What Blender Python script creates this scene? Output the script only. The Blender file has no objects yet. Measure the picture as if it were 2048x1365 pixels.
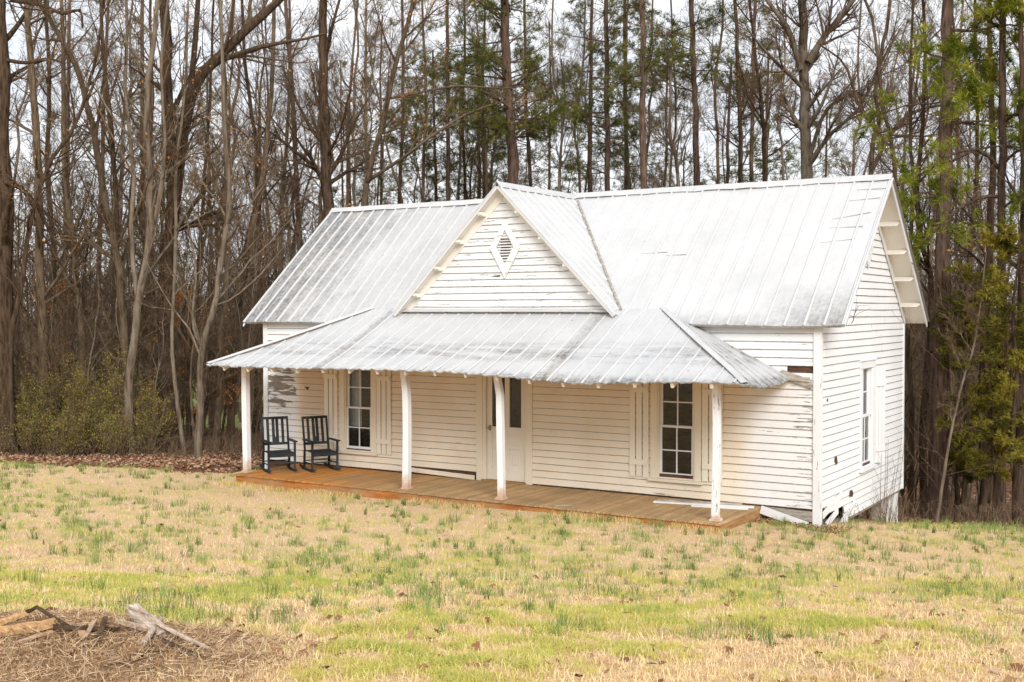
import bpy, math, random
import numpy as np
from mathutils import Vector, Matrix
rnd = random.Random(7)
rng = np.random.default_rng(11)
SC = bpy.context.scene
COL = SC.collection
# ------------------------------------------------------------------ camera
YAW, PITCH, ROLL = 0.5574, -0.0274, -0.0011
CAM = np.array([5.5539, -18.1595, 3.2265])
FPX = 2307.32            # focal length in pixels of a 2048 wide picture
def _basis():
    cy, sy, cp, sp, cr, sr = math.cos(YAW), math.sin(YAW), math.cos(PITCH), math.sin(PITCH), math.cos(ROLL), math.sin(ROLL)
    f = np.array([-sy*cp, cy*cp, sp]); r = np.array([cy, sy, 0.]); u = np.cross(r, f)
    return cr*r+sr*u, -sr*r+cr*u, f
RT, UPV, FW = _basis()
cd = bpy.data.cameras.new("camera"); cam = bpy.data.objects.new("camera", cd); COL.objects.link(cam)
cd.sensor_width = 36.0; cd.lens = FPX/2048*36.0; cd.clip_end = 2000; cd.clip_start = 0.05
cam.matrix_world = Matrix(((RT[0], UPV[0], -FW[0], CAM[0]), (RT[1], UPV[1], -FW[1], CAM[1]), (RT[2], UPV[2], -FW[2], CAM[2]), (0, 0, 0, 1)))
SC.camera = cam
def at(px, py, d):
    """world point at depth d metres seen at (px,py) of the 2048x1365 photograph"""
    return CAM + d*(FW + (px-1024)/FPX*RT - (py-682.5)/FPX*UPV)
# ------------------------------------------------------------------ sky and sun
SUN_DIR = Vector((0.62, -0.66, 0.55)).normalized()
EL = math.asin(SUN_DIR.z); AZ = math.atan2(SUN_DIR.x, SUN_DIR.y)
W = bpy.data.worlds.new("World"); SC.world = W; W.use_nodes = True
nt = W.node_tree; nt.nodes.clear()
def wn(t): return nt.nodes.new(t)
sky = wn('ShaderNodeTexSky'); sky.sky_type = 'NISHITA'; sky.sun_disc = False
sky.sun_elevation = EL; sky.sun_rotation = AZ
sm = wn('ShaderNodeMixRGB'); sm.blend_type = 'MULTIPLY'; sm.inputs[0].default_value = 1; sm.inputs[2].default_value = (0.10,)*3+(1,)
nt.links.new(sky.outputs[0], sm.inputs[1])
tc = wn('ShaderNodeTexCoord'); mp = wn('ShaderNodeMapping'); mp.inputs['Scale'].default_value = (1, 1, 2.6)
nt.links.new(tc.outputs['Generated'], mp.inputs[0])
ns = wn('ShaderNodeTexNoise'); ns.inputs['Scale'].default_value = 3.2; ns.inputs['Detail'].default_value = 7
nt.links.new(mp.outputs[0], ns.inputs['Vector'])
cr = wn('ShaderNodeValToRGB'); cr.color_ramp.elements[0].position = .36; cr.color_ramp.elements[0].color = (.76, .79, .85, 1)
cr.color_ramp.elements[1].position = .60; cr.color_ramp.elements[1].color = (.94, .945, .955, 1)
nt.links.new(ns.outputs[0], cr.inputs[0])
mx = wn('ShaderNodeMixRGB'); mx.inputs[0].default_value = .90
nt.links.new(sm.outputs[0], mx.inputs[1]); nt.links.new(cr.outputs[0], mx.inputs[2])
bg = wn('ShaderNodeBackground'); bg.inputs[1].default_value = 0.95
wo = wn('ShaderNodeOutputWorld'); nt.links.new(mx.outputs[0], bg.inputs[0]); nt.links.new(bg.outputs[0], wo.inputs[0])
sl = bpy.data.lights.new("sun", 'SUN'); sl.energy = 2.2; sl.angle = math.radians(26); sl.color = (1, .985, .96)
so = bpy.data.objects.new("sun", sl); COL.objects.link(so); so.rotation_euler = SUN_DIR.to_track_quat('Z', 'Y').to_euler()
SC.view_settings.view_transform = 'Standard'; SC.view_settings.look = 'None'
SC.view_settings.exposure = 0.50; SC.view_settings.gamma = 1; SC.view_settings.use_curve_mapping = False
SC.cycles.max_bounces = 6; SC.cycles.transparent_max_bounces = 12

HW = 11.9887; HD = 5.4522; RZ = 5.556; EXPO = .1275
# ------------------------------------------------------------------ material helpers
class NT:
    def __init__(s, name, rough=.9, spec=.25, house=False):
        s.m = bpy.data.materials.new(name); s.m.use_nodes = True; s.t = s.m.node_tree
        s.b = s.t.nodes['Principled BSDF']; s.b.inputs['Roughness'].default_value = rough
        s.b.inputs['Specular IOR Level'].default_value = spec
        s.tc = s.t.nodes.new('ShaderNodeTexCoord'); s.co = s.tc.outputs['Object']
        s.xyz = None
        if house: s.co = s.mapping((1, 1, 1), (-HW/2, HD/2, -.3))
    def n(s, t): return s.t.nodes.new(t)
    def l(s, a, b): s.t.links.new(a, b)
    def setv(s, sock, v):
        if hasattr(v, 'is_output') or hasattr(v, 'links'): s.l(v, sock)
        elif isinstance(v, (tuple, list)) and len(v) == 3 and sock.type == 'RGBA': sock.default_value = tuple(v)+(1,)
        else: sock.default_value = v
    def mapping(s, scale, loc=(0, 0, 0), rot=(0, 0, 0), src=None):
        m = s.n('ShaderNodeMapping'); s.l(src or s.co, m.inputs[0]); m.inputs['Scale'].default_value = scale
        m.inputs['Location'].default_value = loc; m.inputs['Rotation'].default_value = rot; return m.outputs[0]
    def noise(s, scale, vec=None, detail=5, rough=.6, dist=0.):
        n = s.n('ShaderNodeTexNoise'); s.l(vec or s.co, n.inputs['Vector']); n.inputs['Scale'].default_value = scale
        n.inputs['Detail'].default_value = detail; n.inputs['Roughness'].default_value = rough; n.inputs['Distortion'].default_value = dist
        return n.outputs[0]
    def ramp(s, f, stops):
        r = s.n('ShaderNodeValToRGB'); s.l(f, r.inputs[0]); e = r.color_ramp.elements
        while len(e) < len(stops): e.new(.5)
        for k, (p, c) in enumerate(stops):
            e[k].position = p; e[k].color = (c, c, c, 1) if isinstance(c, (int, float)) else tuple(c)+(1,)
        return r.outputs[0]
    def mix(s, f, a, b, mode='MIX'):
        m = s.n('ShaderNodeMixRGB'); m.blend_type = mode; s.setv(m.inputs[0], f); s.setv(m.inputs[1], a); s.setv(m.inputs[2], b); return m.outputs[0]
    def math(s, op, a, b=0., c=0., clamp=False):
        m = s.n('ShaderNodeMath'); m.operation = op; m.use_clamp = clamp
        for i, v in enumerate((a, b, c)): s.setv(m.inputs[i], v)
        return m.outputs[0]
    def sep(s):
        if s.xyz is None:
            x = s.n('ShaderNodeSeparateXYZ'); s.l(s.co, x.inputs[0]); s.xyz = x.outputs
        return s.xyz
    def sstep(s, v, a, b):
        m = s.n('ShaderNodeMapRange'); m.interpolation_type = 'SMOOTHSTEP'; s.setv(m.inputs[0], v)
        m.inputs[1].default_value = a; m.inputs[2].default_value = b; return m.outputs[0]
    def attr(s, name):
        a = s.n('ShaderNodeAttribute'); a.attribute_name = name; return a
    def objrand(s):
        return s.n('ShaderNodeObjectInfo').outputs['Random']
    def base(s, c): s.setv(s.b.inputs['Base Color'], c)
    def bump(s, h, strength=.5, dist=.02):
        b = s.n('ShaderNodeBump'); s.l(h, b.inputs['Height']); b.inputs['Strength'].default_value = strength
        b.inputs['Distance'].default_value = dist; s.l(b.outputs[0], s.b.inputs['Normal'])
    def translucent(s, color, f):
        t = s.n('ShaderNodeBsdfTranslucent'); s.setv(t.inputs[0], color); m = s.n('ShaderNodeMixShader'); m.inputs[0].default_value = f
        s.l(s.b.outputs[0], m.inputs[1]); s.l(t.outputs[0], m.inputs[2])
        s.l(m.outputs[0], s.t.nodes['Material Output'].inputs[0])

def mat_paint(name, white=(.775, .785, .79), peel=.60, wood=(.30, .255, .21), zones=False, grain='x', dirt=.5, foot=None):
    q = NT(name, .75, .25, True)
    gs = {'x': (1.2, 6, 16), 'y': (6, 1.2, 16), 'z': (16, 16, 1.6)}[grain]
    v = q.mapping(gs)
    n1 = q.noise(1.7, v, 6, .65); n2 = q.noise(9, v, 4, .7); n3 = q.noise(.8, None, 4)
    col = q.mix(q.ramp(n3, [(.38, 0.), (.66, 1.)]), tuple(c*.93 for c in white), white)
    col = q.mix(q.math('MULTIPLY', q.ramp(n2, [(.50, 0.), (.72, 1.)]), .22*dirt), col, (.45, .40, .33))
    col = q.mix(q.math('MULTIPLY', q.noise(2.1, q.mapping((3, 3, .35)), 5, .7), .13*dirt), col, (.50, .44, .35))
    th = q.math('ADD', q.math('MULTIPLY', n1, .72), q.math('MULTIPLY', n2, .28))
    if zones:
        x, y, z = q.sep()[:3]
        wob = q.math('MULTIPLY', q.math('SUBTRACT', q.noise(1.6, None, 4), .5), .55)
        xx = q.math('ADD', x, wob)
        # heavily flaked corner at the far left of the porch
        zl = q.math('MULTIPLY', q.math('SUBTRACT', 1., q.sstep(xx, -11.35, -10.98)), q.math('MULTIPLY', q.sstep(z, .85, 1.25), q.math('SUBTRACT', 1., q.sstep(z, 2.2, 2.4))))
        zr = q.math('MULTIPLY', q.sstep(xx, -.75, -.05), q.math('SUBTRACT', 1., q.sstep(z, 2.2, 2.5)))
        zb = q.math('SUBTRACT', 1., q.sstep(z, .0, .45))
        th = q.math('ADD', th, q.math('MULTIPLY', zl, q.math('ADD', .04, q.math('MULTIPLY', q.ramp(q.noise(3.2, q.mapping((.55, 2, 2.6)), 3, .5), [(.42, 0.), (.58, 1.)]), .26)))); th = q.math('ADD', th, q.math('MULTIPLY', zr, .075)); th = q.math('ADD', th, q.math('MULTIPLY', zb, .03))
        # warm porch shade painted in: cream mixed evenly into the sheltered wall colour
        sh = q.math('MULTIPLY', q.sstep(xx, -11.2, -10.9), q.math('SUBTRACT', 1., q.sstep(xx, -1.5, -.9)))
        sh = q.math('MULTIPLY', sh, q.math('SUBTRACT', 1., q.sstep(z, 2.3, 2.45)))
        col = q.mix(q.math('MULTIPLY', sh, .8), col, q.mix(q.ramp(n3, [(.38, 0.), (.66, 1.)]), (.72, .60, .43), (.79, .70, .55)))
        # tan patch towards the left end of the wall
        st = q.math('MULTIPLY', q.sstep(xx, -11.15, -10.85), q.math('SUBTRACT', 1., q.sstep(xx, -10.3, -9.9)))
        st = q.math('MULTIPLY', st, q.math('MULTIPLY', q.sstep(z, .55, 1.3), q.math('SUBTRACT', 1., q.sstep(z, 2.35, 2.5))))
        col = q.mix(q.math('MULTIPLY', st, .45), col, (.45, .29, .15))
    pm = q.ramp(th, [(peel, 0.), (peel+.018, 1.)])
    wc = q.mix(q.ramp(q.noise(30, v, 3), [(.35, 0.), (.65, 1.)]), tuple(c*.45 for c in wood), wood)
    col = q.mix(pm, col, wc)
    if foot:
        z = q.sep()[2]
        f_ = q.math('SUBTRACT', 1., q.sstep(q.math('ADD', z, q.math('MULTIPLY', q.math('SUBTRACT', q.noise(7), .5), .5)), foot[0], foot[1]))
        col = q.mix(q.math('MULTIPLY', f_, .75), col, (.48, .25, .10))
    q.base(col)
    q.bump(q.math('SUBTRACT', q.math('MULTIPLY', n2, .3), pm), .5, .004)
    return q.m

def mat_roof(name, side):
    """side: 'main', 'gable' or 'porch' : painted tin, worn through to grey"""
    q = NT(name, .38, .45, True)
    x, y, z = q.sep()[:3]
    n = q.noise(1.1, None, 6, .7); nf = q.noise(14, None, 4, .7); ns = q.noise(4.2, q.mapping((4.2, .3, .3)), 6, .75)
    hz = q.noise(2.2, q.mapping((.35, 2, 3)), 5, .65)
    wob = q.math('MULTIPLY', q.math('SUBTRACT', n, .5), 3.0)
    xx = q.math('ADD', x, wob)
    if side == 'main':
        g = q.math('MULTIPLY', q.math('SUBTRACT', 1., q.sstep(xx, -12.4, -8.6)), .85)
        xr = q.math('ADD', x, q.math('MULTIPLY', q.math('SUBTRACT', nf, .5), .5))
        g2 = q.math('MULTIPLY', q.sstep(xr, -1.3, .2), q.math('SUBTRACT', 1., q.sstep(q.math('ADD', z, q.math('MULTIPLY', n, .6)), 3.25, 4.1)))
        g3 = q.math('MULTIPLY', q.math('SUBTRACT', 1., q.sstep(q.math('ADD', z, q.math('MULTIPLY', q.noise(5), .35)), 3.05, 3.42)), .55)
        g = q.math('MAXIMUM', g, q.math('MULTIPLY', g2, .65)); g = q.math('MAXIMUM', g, q.math('MULTIPLY', g3, q.sstep(x, -6, -2)))
        base = q.math('MULTIPLY', q.math('SUBTRACT', 1., q.sstep(x, -7., -6.)), .22)
        g = q.math('MAXIMUM', g, base)
    elif side in ('gable', 'seam'):
        g = q.math('MULTIPLY', q.ramp(ns, [(.5, 0.), (.8, 1.)]), .3)
    else:
        e = q.math('SUBTRACT', 1., q.sstep(q.math('ADD', z, q.math('MULTIPLY', q.noise(6), .25)), 2.18, 2.36))
        band = q.math('MULTIPLY', q.sstep(z, 2.3, 2.45), q.math('SUBTRACT', 1., q.sstep(z, 2.5, 2.75)))
        g = q.math('ADD', q.math('MULTIPLY', e, .8), q.math('MULTIPLY', band, q.ramp(hz, [(.42, 0.), (.7, .85)])))
        g = q.math('ADD', g, .10)
        for cx, w_ in ((-8.55, .22), (-3.85, .22)):
            # rusty drip lines below the ends of the gable rakes, running down the fall of the sheets
            dx = q.math('ABSOLUTE', q.math('SUBTRACT', q.math('ADD', x, q.math('MULTIPLY', q.math('SUBTRACT', nf, .5), .25)), cx))
            g = q.math('ADD', g, q.math('MULTIPLY', q.math('SUBTRACT', 1., q.sstep(dx, .02, w_)), .42))
    g = q.math('MULTIPLY', g, q.math('ADD', .45, q.math('MULTIPLY', q.ramp(q.math('ADD', q.math('MULTIPLY', ns, .5), q.math('MULTIPLY', nf, .5)), [(.40, 0.), (.60, 1.)]), .85)))
    g = q.math('MINIMUM', g, 1.)
    col = q.mix(q.ramp(n, [(.35, 0.), (.7, 1.)]), (.505, .505, .505), (.59, .585, .58))
    col = q.mix(g, col, q.mix(q.ramp(n, [(.4, 0.), (.6, 1.)]), (.125, .125, .13), (.17, .145, .12)))
    sp = q.ramp(q.noise(9, None, 2, .5), [(.755, 0.), (.78, 1.)])
    col = q.mix(q.math('MULTIPLY', sp, .7), col, (.22, .16, .12))
    if side == 'seam': col = q.mix(q.math('MULTIPLY', q.ramp(nf, [(.45, 0.), (.7, 1.)]), .25), (.565, .565, .56), (.34, .34, .34))
    q.base(col)
    q.bump(q.math('ADD', q.math('MULTIPLY', q.noise(1.6, q.mapping((2, 1, 1)), 3), .8), q.math('MULTIPLY', nf, .06)), .45, .06)
    q.setv(q.b.inputs['Roughness'], q.math('ADD', .42, q.math('MULTIPLY', g, .2)))
    return q.m

def mat_wood(name, c1, c2, grain=(1.5, 12, 12), sc=2.2, rough=.85, mottle=None, bump=.5):
    q = NT(name, rough, .2); v = q.mapping(grain)
    n = q.noise(sc, v, 7, .65, .4); big = q.noise(.9, None, 4)
    col = q.mix(q.ramp(n, [(.32, 0.), (.68, 1.)]), c1, c2)
    if mottle: col = q.mix(q.ramp(big, [(.42, 0.), (.62, .8)]), col, mottle)
    q.base(col); q.bump(n, bump, .006); return q.m

def mat_bark(name, c1, c2, lichen=None, scale=1., vary=.6):
    q = NT(name, .95, .1)
    v = q.mapping((9*scale, 9*scale, 1.5*scale)); n = q.noise(2.6, v, 7, .72, .3); n2 = q.noise(.7, None, 4)
    vo = q.n('ShaderNodeTexVoronoi'); q.l(v, vo.inputs['Vector']); vo.inputs['Scale'].default_value = 2.1
    h = q.math('ADD', n, q.math('MULTIPLY', vo.outputs[0], .45))
    col = q.mix(q.ramp(h, [(.42, 0.), (.9, 1.)]), c1, c2)
    if lichen: col = q.mix(q.ramp(n2, [(.48, 0.), (.66, .7)]), col, lichen)
    k = q.math('MULTIPLY', .80, q.math('ADD', 1-vary/2, q.math('MULTIPLY', q.objrand(), vary)))
    hsv = q.n('ShaderNodeHueSaturation'); q.l(col, hsv.inputs['Color']); q.l(k, hsv.inputs['Value'])
    q.base(hsv.outputs[0]); q.bump(h, .9, .03); return q.m

def mat_tint(name, c1, c2, c3=None, trans=.0, rough=.8, spec=.2, stops=None):
    """colour runs through c1..c3 with the per-leaf attribute 'tint'"""
    q = NT(name, rough, spec); a = q.attr('tint').outputs['Fac']
    st = [(0., c1), (1., c2)] if c3 is None else [(0., c1), (.5, c2), (1., c3)]
    col = q.ramp(a, stops or st); q.base(col)
    if trans: q.translucent(col, trans)
    return q.m

M = {}
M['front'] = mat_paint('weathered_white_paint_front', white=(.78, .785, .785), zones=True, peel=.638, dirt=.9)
M['side'] = mat_paint('weathered_white_paint_side', white=(.80, .81, .815), grain='y', peel=.652, dirt=.8)
M['gable'] = mat_paint('weathered_white_paint_gable', peel=.585, dirt=1.2, wood=(.36, .33, .30))
M['trim'] = mat_paint('white_trim_paint', grain='z', peel=.66, dirt=.6)
M['cornerb'] = mat_paint('corner_board_paint', grain='z', peel=.60, dirt=.9)
M['soffit'] = mat_paint('soffit_paint', white=(.78, .75, .68), peel=.68, dirt=.9)
M['post'] = mat_paint('post_paint', grain='z', peel=.66, dirt=.5, foot=(.02, .35))
M['ptrim'] = mat_paint('porch_trim_paint', white=(.76, .69, .55), grain='z', peel=.66, dirt=.6)  # cream holds the warm porch shade; trim elsewhere stays white
M['postpeel'] = mat_paint('post_paint_flaking', grain='z', peel=.585, dirt=.8, foot=(.0, .12))
M['shutter'] = mat_paint('shutter_paint', white=(.79, .73, .61), grain='z', peel=.68, dirt=.6)  # creamed like the porch trim, warm shade put into the colour
M['door'] = mat_paint('door_paint', white=(.76, .70, .59), grain='z', peel=.64, dirt=.8)
M['edge'] = mat_wood('board_edge_lap_shade', (.08, .07, .06), (.42, .38, .33), (3, 3, 3), 5)  # darkened lower board edges paint in the shadow lines under the laps
M['sheath'] = mat_wood('old_sheathing_wood', (.05, .028, .018), (.16, .085, .05), (2, 2, 9))
M['roof'] = mat_roof('painted_tin_roof', 'main'); M['groof'] = mat_roof('painted_tin_gable_roof', 'gable'); M['proof'] = mat_roof('painted_tin_porch_roof', 'porch')
M['cap'] = mat_roof('ridge_cap_tin', 'gable'); M['seam'] = mat_roof('standing_seam_paint', 'seam')
M['seamshade'] = mat_wood('shade_along_seams', (.22, .22, .22), (.50, .50, .50), (2, 2, 2), 1.2)  # grey strips paint in the shadow lines beside the roof seams
M['ceil'] = mat_wood('porch_ceiling_wood', (.50, .24, .06), (.86, .52, .17), (1, 9, 9))
M['rawroof'] = mat_wood('roof_deck_wood', (.20, .15, .10), (.42, .34, .25), (9, 1, 9))
def mat_deck():
    q = NT('porch_deck_boards', .8, .2, True); v = q.mapping((14, .9, 1)); n = q.noise(2.4, v, 7, .7, .4)
    big = q.noise(.55, q.mapping((1, 2.2, 1)), 5, .6); x, y, z = q.sep()[:3]
    wn_ = q.n('ShaderNodeTexWhiteNoise'); wn_.noise_dimensions = '1D'; q.l(q.math('FLOOR', q.math('DIVIDE', q.math('ADD', x, 11.02), .088)), wn_.inputs['W'])
    ora = q.math('SUBTRACT', 1., q.sstep(q.math('ADD', x, q.math('MULTIPLY', big, 3.)), -8.6, -4.6))
    tan = q.mix(q.ramp(n, [(.3, 0.), (.7, 1.)]), (.33, .20, .09), (.66, .45, .23)); og = q.mix(q.ramp(n, [(.3, 0.), (.7, 1.)]), (.40, .14, .02), (.72, .32, .07))
    col = q.mix(ora, tan, og)
    col = q.mix(q.math('MULTIPLY', q.ramp(big, [(.42, 0.), (.62, 1.)]), .5), col, (.26, .20, .11))
    col = q.mix(q.math('MULTIPLY', wn_.outputs[0], .42), col, (.16, .095, .045))
    q.base(col); q.bump(n, .5, .006); return q.m
M['deck'] = mat_deck()
M['fascia'] = mat_wood('porch_fascia_boards', (.24, .08, .018), (.50, .20, .05), (1.2, 8, 8), 2, mottle=(.36, .24, .13))
M['fascia2'] = mat_wood('porch_end_boards', (.24, .12, .045), (.44, .26, .12), (8, 1.2, 8), 2)
M['greyw'] = mat_wood('grey_weathered_wood', (.20, .17, .14), (.52, .47, .40), (2, 2, 9), 2.5)
M['chair'] = mat_wood('faded_black_chair_paint', (.006, .007, .009), (.018, .022, .025), (4, 4, 4), 3, .7, mottle=(.055, .065, .07))
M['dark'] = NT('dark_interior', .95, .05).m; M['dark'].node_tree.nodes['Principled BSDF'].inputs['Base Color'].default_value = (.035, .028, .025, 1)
def mat_glass():
    q = NT('old_window_glass', .06, .5); q.base((.02, .018, .017))
    t = q.n('ShaderNodeBsdfTransparent'); g = q.n('ShaderNodeBsdfGlossy'); g.inputs['Roughness'].default_value = .05
    bmp = q.n('ShaderNodeBump'); q.l(q.noise(5, None, 3), bmp.inputs['Height']); bmp.inputs['Strength'].default_value = .35; bmp.inputs['Distance'].default_value = .03
    q.l(bmp.outputs[0], g.inputs['Normal'])
    f = q.n('ShaderNodeFresnel'); f.inputs[0].default_value = 1.45
    m = q.n('ShaderNodeMixShader'); q.l(q.math('ADD', f.outputs[0], .03), m.inputs[0]); q.l(t.outputs[0], m.inputs[1]); q.l(g.outputs[0], m.inputs[2])
    df = q.n('ShaderNodeBsdfDiffuse'); df.inputs[0].default_value = (.38, .35, .31, 1); m2 = q.n('ShaderNodeMixShader')
    q.l(q.math('MULTIPLY', q.ramp(q.noise(4.5, None, 6, .7), [(.45, .05), (.72, 1.)]), .07), m2.inputs[0]); q.l(m.outputs[0], m2.inputs[1]); q.l(df.outputs[0], m2.inputs[2])
    q.l(m2.outputs[0], q.t.nodes['Material Output'].inputs[0]); return q.m
M['glass'] = mat_glass()
M['curtain_sky_panel'] = mat_wood('pale_curtain_and_sky', (.30, .31, .31), (.55, .56, .55), (9, 9, 1.5), 2)
M['brass'] = mat_wood('tarnished_brass', (.25, .17, .09), (.45, .33, .2), (3, 3, 3), 5, .4)
M['bark_pine'] = mat_bark('pine_bark', (.028, .018, .014), (.20, .13, .095), scale=.8)
M['bark_dark'] = mat_bark('dark_furrowed_bark', (.018, .011, .007), (.15, .098, .062), scale=.8)
M['bark_grey'] = mat_bark('grey_brown_bark', (.036, .023, .014), (.22, .155, .098), lichen=(.29, .23, .155))
M['bark_pale'] = mat_bark('pale_smooth_bark', (.06, .042, .028), (.27, .21, .15), lichen=(.36, .31, .24), scale=.6)
M['twig'] = mat_bark('twig_bark', (.075, .047, .027), (.27, .185, .115), scale=1., vary=.5)
M['twig_far'] = mat_bark('far_twig_bark', (.10, .066, .042), (.25, .18, .12), scale=.5, vary=.4)
M['needle'] = mat_tint('pine_needles', (.025, .04, .010), (.12, .135, .025), (.32, .28, .06), .25)
M['needle_b'] = mat_tint('bright_pine_needles', (.04, .065, .006), (.17, .20, .015), (.46, .45, .05), .3)
M['cedar'] = mat_tint('cedar_foliage', (.04, .05, .010), (.17, .15, .02), (.36, .29, .04), .25)
M['shrubleaf'] = mat_tint('shrub_leaves', (.12, .14, .01), (.34, .33, .05), (.40, .19, .05), .3)
M['rust'] = mat_tint('rusty_dead_leaves', (.34, .12, .03), (.62, .26, .06), (.66, .38, .14), .3)
M['litter'] = mat_tint('fallen_leaf_litter', (.10, .04, .02), (.30, .15, .08), (.52, .36, .24), .0)
M['blade'] = mat_tint('lawn_blades', (.34, .20, .11), (.62, .44, .29), (.84, .68, .50), .25, stops=[(.0, (.20, .10, .04)), (.10, (.70, .47, .26)), (.28, (.95, .77, .50)), (.36, (.70, .61, .18)), (.7, (.58, .54, .14)), (1., (.40, .44, .10))])
M['tuft'] = mat_tint('wild_onion_blades', (.07, .12, .035), (.20, .28, .07), (.46, .52, .19), .2)
def mat_ground():
    q = NT('lawn_and_leaf_floor', 1., .05); x, y, z = q.sep()[:3]
    n1 = q.noise(.55, q.mapping((1, 1.6, 1), rot=(0, 0, .55)), 6, .6); n2 = q.noise(2.3, None, 6, .7); n3 = q.noise(30, None, 5, .8); n4 = q.noise(110, None, 3, .8)
    straw = q.mix(q.ramp(n3, [(.3, 0.), (.7, 1.)]), (.50, .31, .16), (.90, .68, .43))
    straw = q.mix(q.math('MULTIPLY', q.ramp(n4, [(.3, 1.), (.55, 0.)]), .5), straw, (.27, .17, .09))
    green = q.mix(q.ramp(n3, [(.3, 0.), (.7, 1.)]), (.40, .35, .11), (.74, .62, .26))
    gm = q.math('ADD', q.math('MULTIPLY', n1, .6), q.math('MULTIPLY', n2, .4))
    col = q.mix(q.ramp(gm, [(.50, 0.), (.66, .5)]), straw, green)
    col = q.mix(q.math('MULTIPLY', q.ramp(q.noise(1.3, None, 5, .7), [(.60, 0.), (.72, 1.)]), .6), col, (.32, .17, .09))
    wood = q.mix(q.ramp(n3, [(.3, 0.), (.7, 1.)]), (.06, .032, .018), (.30, .16, .09))
    col = q.mix(q.math('MULTIPLY', q.attr('bare').outputs['Fac'], .85), col, q.mix(q.ramp(n3, [(.3, 0.), (.7, 1.)]), (.14, .075, .04), (.46, .30, .18)))
    a = q.attr('woods').outputs['Fac']
    am = q.ramp(q.math('ADD', a, q.math('MULTIPLY', q.math('SUBTRACT', n2, .5), .5)), [(.42, 0.), (.58, 1.)])
    col = q.mix(am, col, wood)
    fa = q.attr('field').outputs['Fac']
    col = q.mix(fa, col, q.mix(n2, (.20, .24, .07), (.42, .44, .16)))
    q.base(col); q.bump(q.math('ADD', q.math('MULTIPLY', n3, .6), q.math('MULTIPLY', n4, .4)), .8, .03); return q.m
M['ground'] = mat_ground()
# ------------------------------------------------------------------ object helpers
def tag(o, label=None, cat=None, group=None, kind=None):
    if label: o['label'] = label
    if cat: o['category'] = cat
    if group: o['group'] = group
    if kind: o['kind'] = kind
    return o
def empty(name, loc, label, cat, group=None, rz=0.):
    o = bpy.data.objects.new(name, None); COL.objects.link(o); o.location = loc; o.rotation_euler = (0, 0, rz); o.empty_display_size = .2
    return tag(o, label, cat, group)
WORLD = {}
def mk(name, V, polys, mat, parent=None, smooth=False, mats=None, mi=None, tint=None, attrs=None, label=None, local=False):
    """V (n,3); polys = list of index arrays (m,k). Vertices are in world space unless local"""
    V = np.asarray(V, np.float32)
    off = np.zeros(3)
    if parent is not None and not local:
        p = parent
        while p is not None: off = off + np.array(p.location); p = p.parent
    if parent is None and not local:
        lo, hi = V.min(0), V.max(0); off = np.array([(lo[0]+hi[0])/2, (lo[1]+hi[1])/2, lo[2]])
    V = V - off.astype(np.float32)
    me = bpy.data.meshes.new(name)
    polys = [np.asarray(p, np.int32).reshape(-1, np.asarray(p).shape[-1]) for p in polys if len(p)]
    nl = sum(p.size for p in polys); npg = sum(len(p) for p in polys)
    me.vertices.add(len(V)); me.vertices.foreach_set('co', V.ravel())
    me.loops.add(nl); me.loops.foreach_set('vertex_index', np.concatenate([p.ravel() for p in polys]))
    tot = np.concatenate([np.full(len(p), p.shape[1], np.int32) for p in polys]); st = np.concatenate([[0], np.cumsum(tot)[:-1]]).astype(np.int32)
    me.polygons.add(npg); me.polygons.foreach_set('loop_start', st); me.polygons.foreach_set('loop_total', tot)
    me.polygons.foreach_set('use_smooth', np.full(npg, bool(smooth)))
    if mats:
        for m in mats: me.materials.append(m)
        me.polygons.foreach_set('material_index', np.asarray(mi, np.int32))
    else: me.materials.append(mat)
    if tint is not None:
        a = me.attributes.new('tint', 'FLOAT', 'POINT'); a.data.foreach_set('value', np.asarray(tint, np.float32))
    for k, v in (attrs or {}).items():
        a = me.attributes.new(k, 'FLOAT', 'POINT'); a.data.foreach_set('value', np.asarray(v, np.float32))
    me.update(); me.validate()
    o = bpy.data.objects.new(name, me); COL.objects.link(o)
    if parent is not None: o.parent = parent
    if not local and parent is None: o.location = off
    if label: o['label'] = label
    return o
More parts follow.
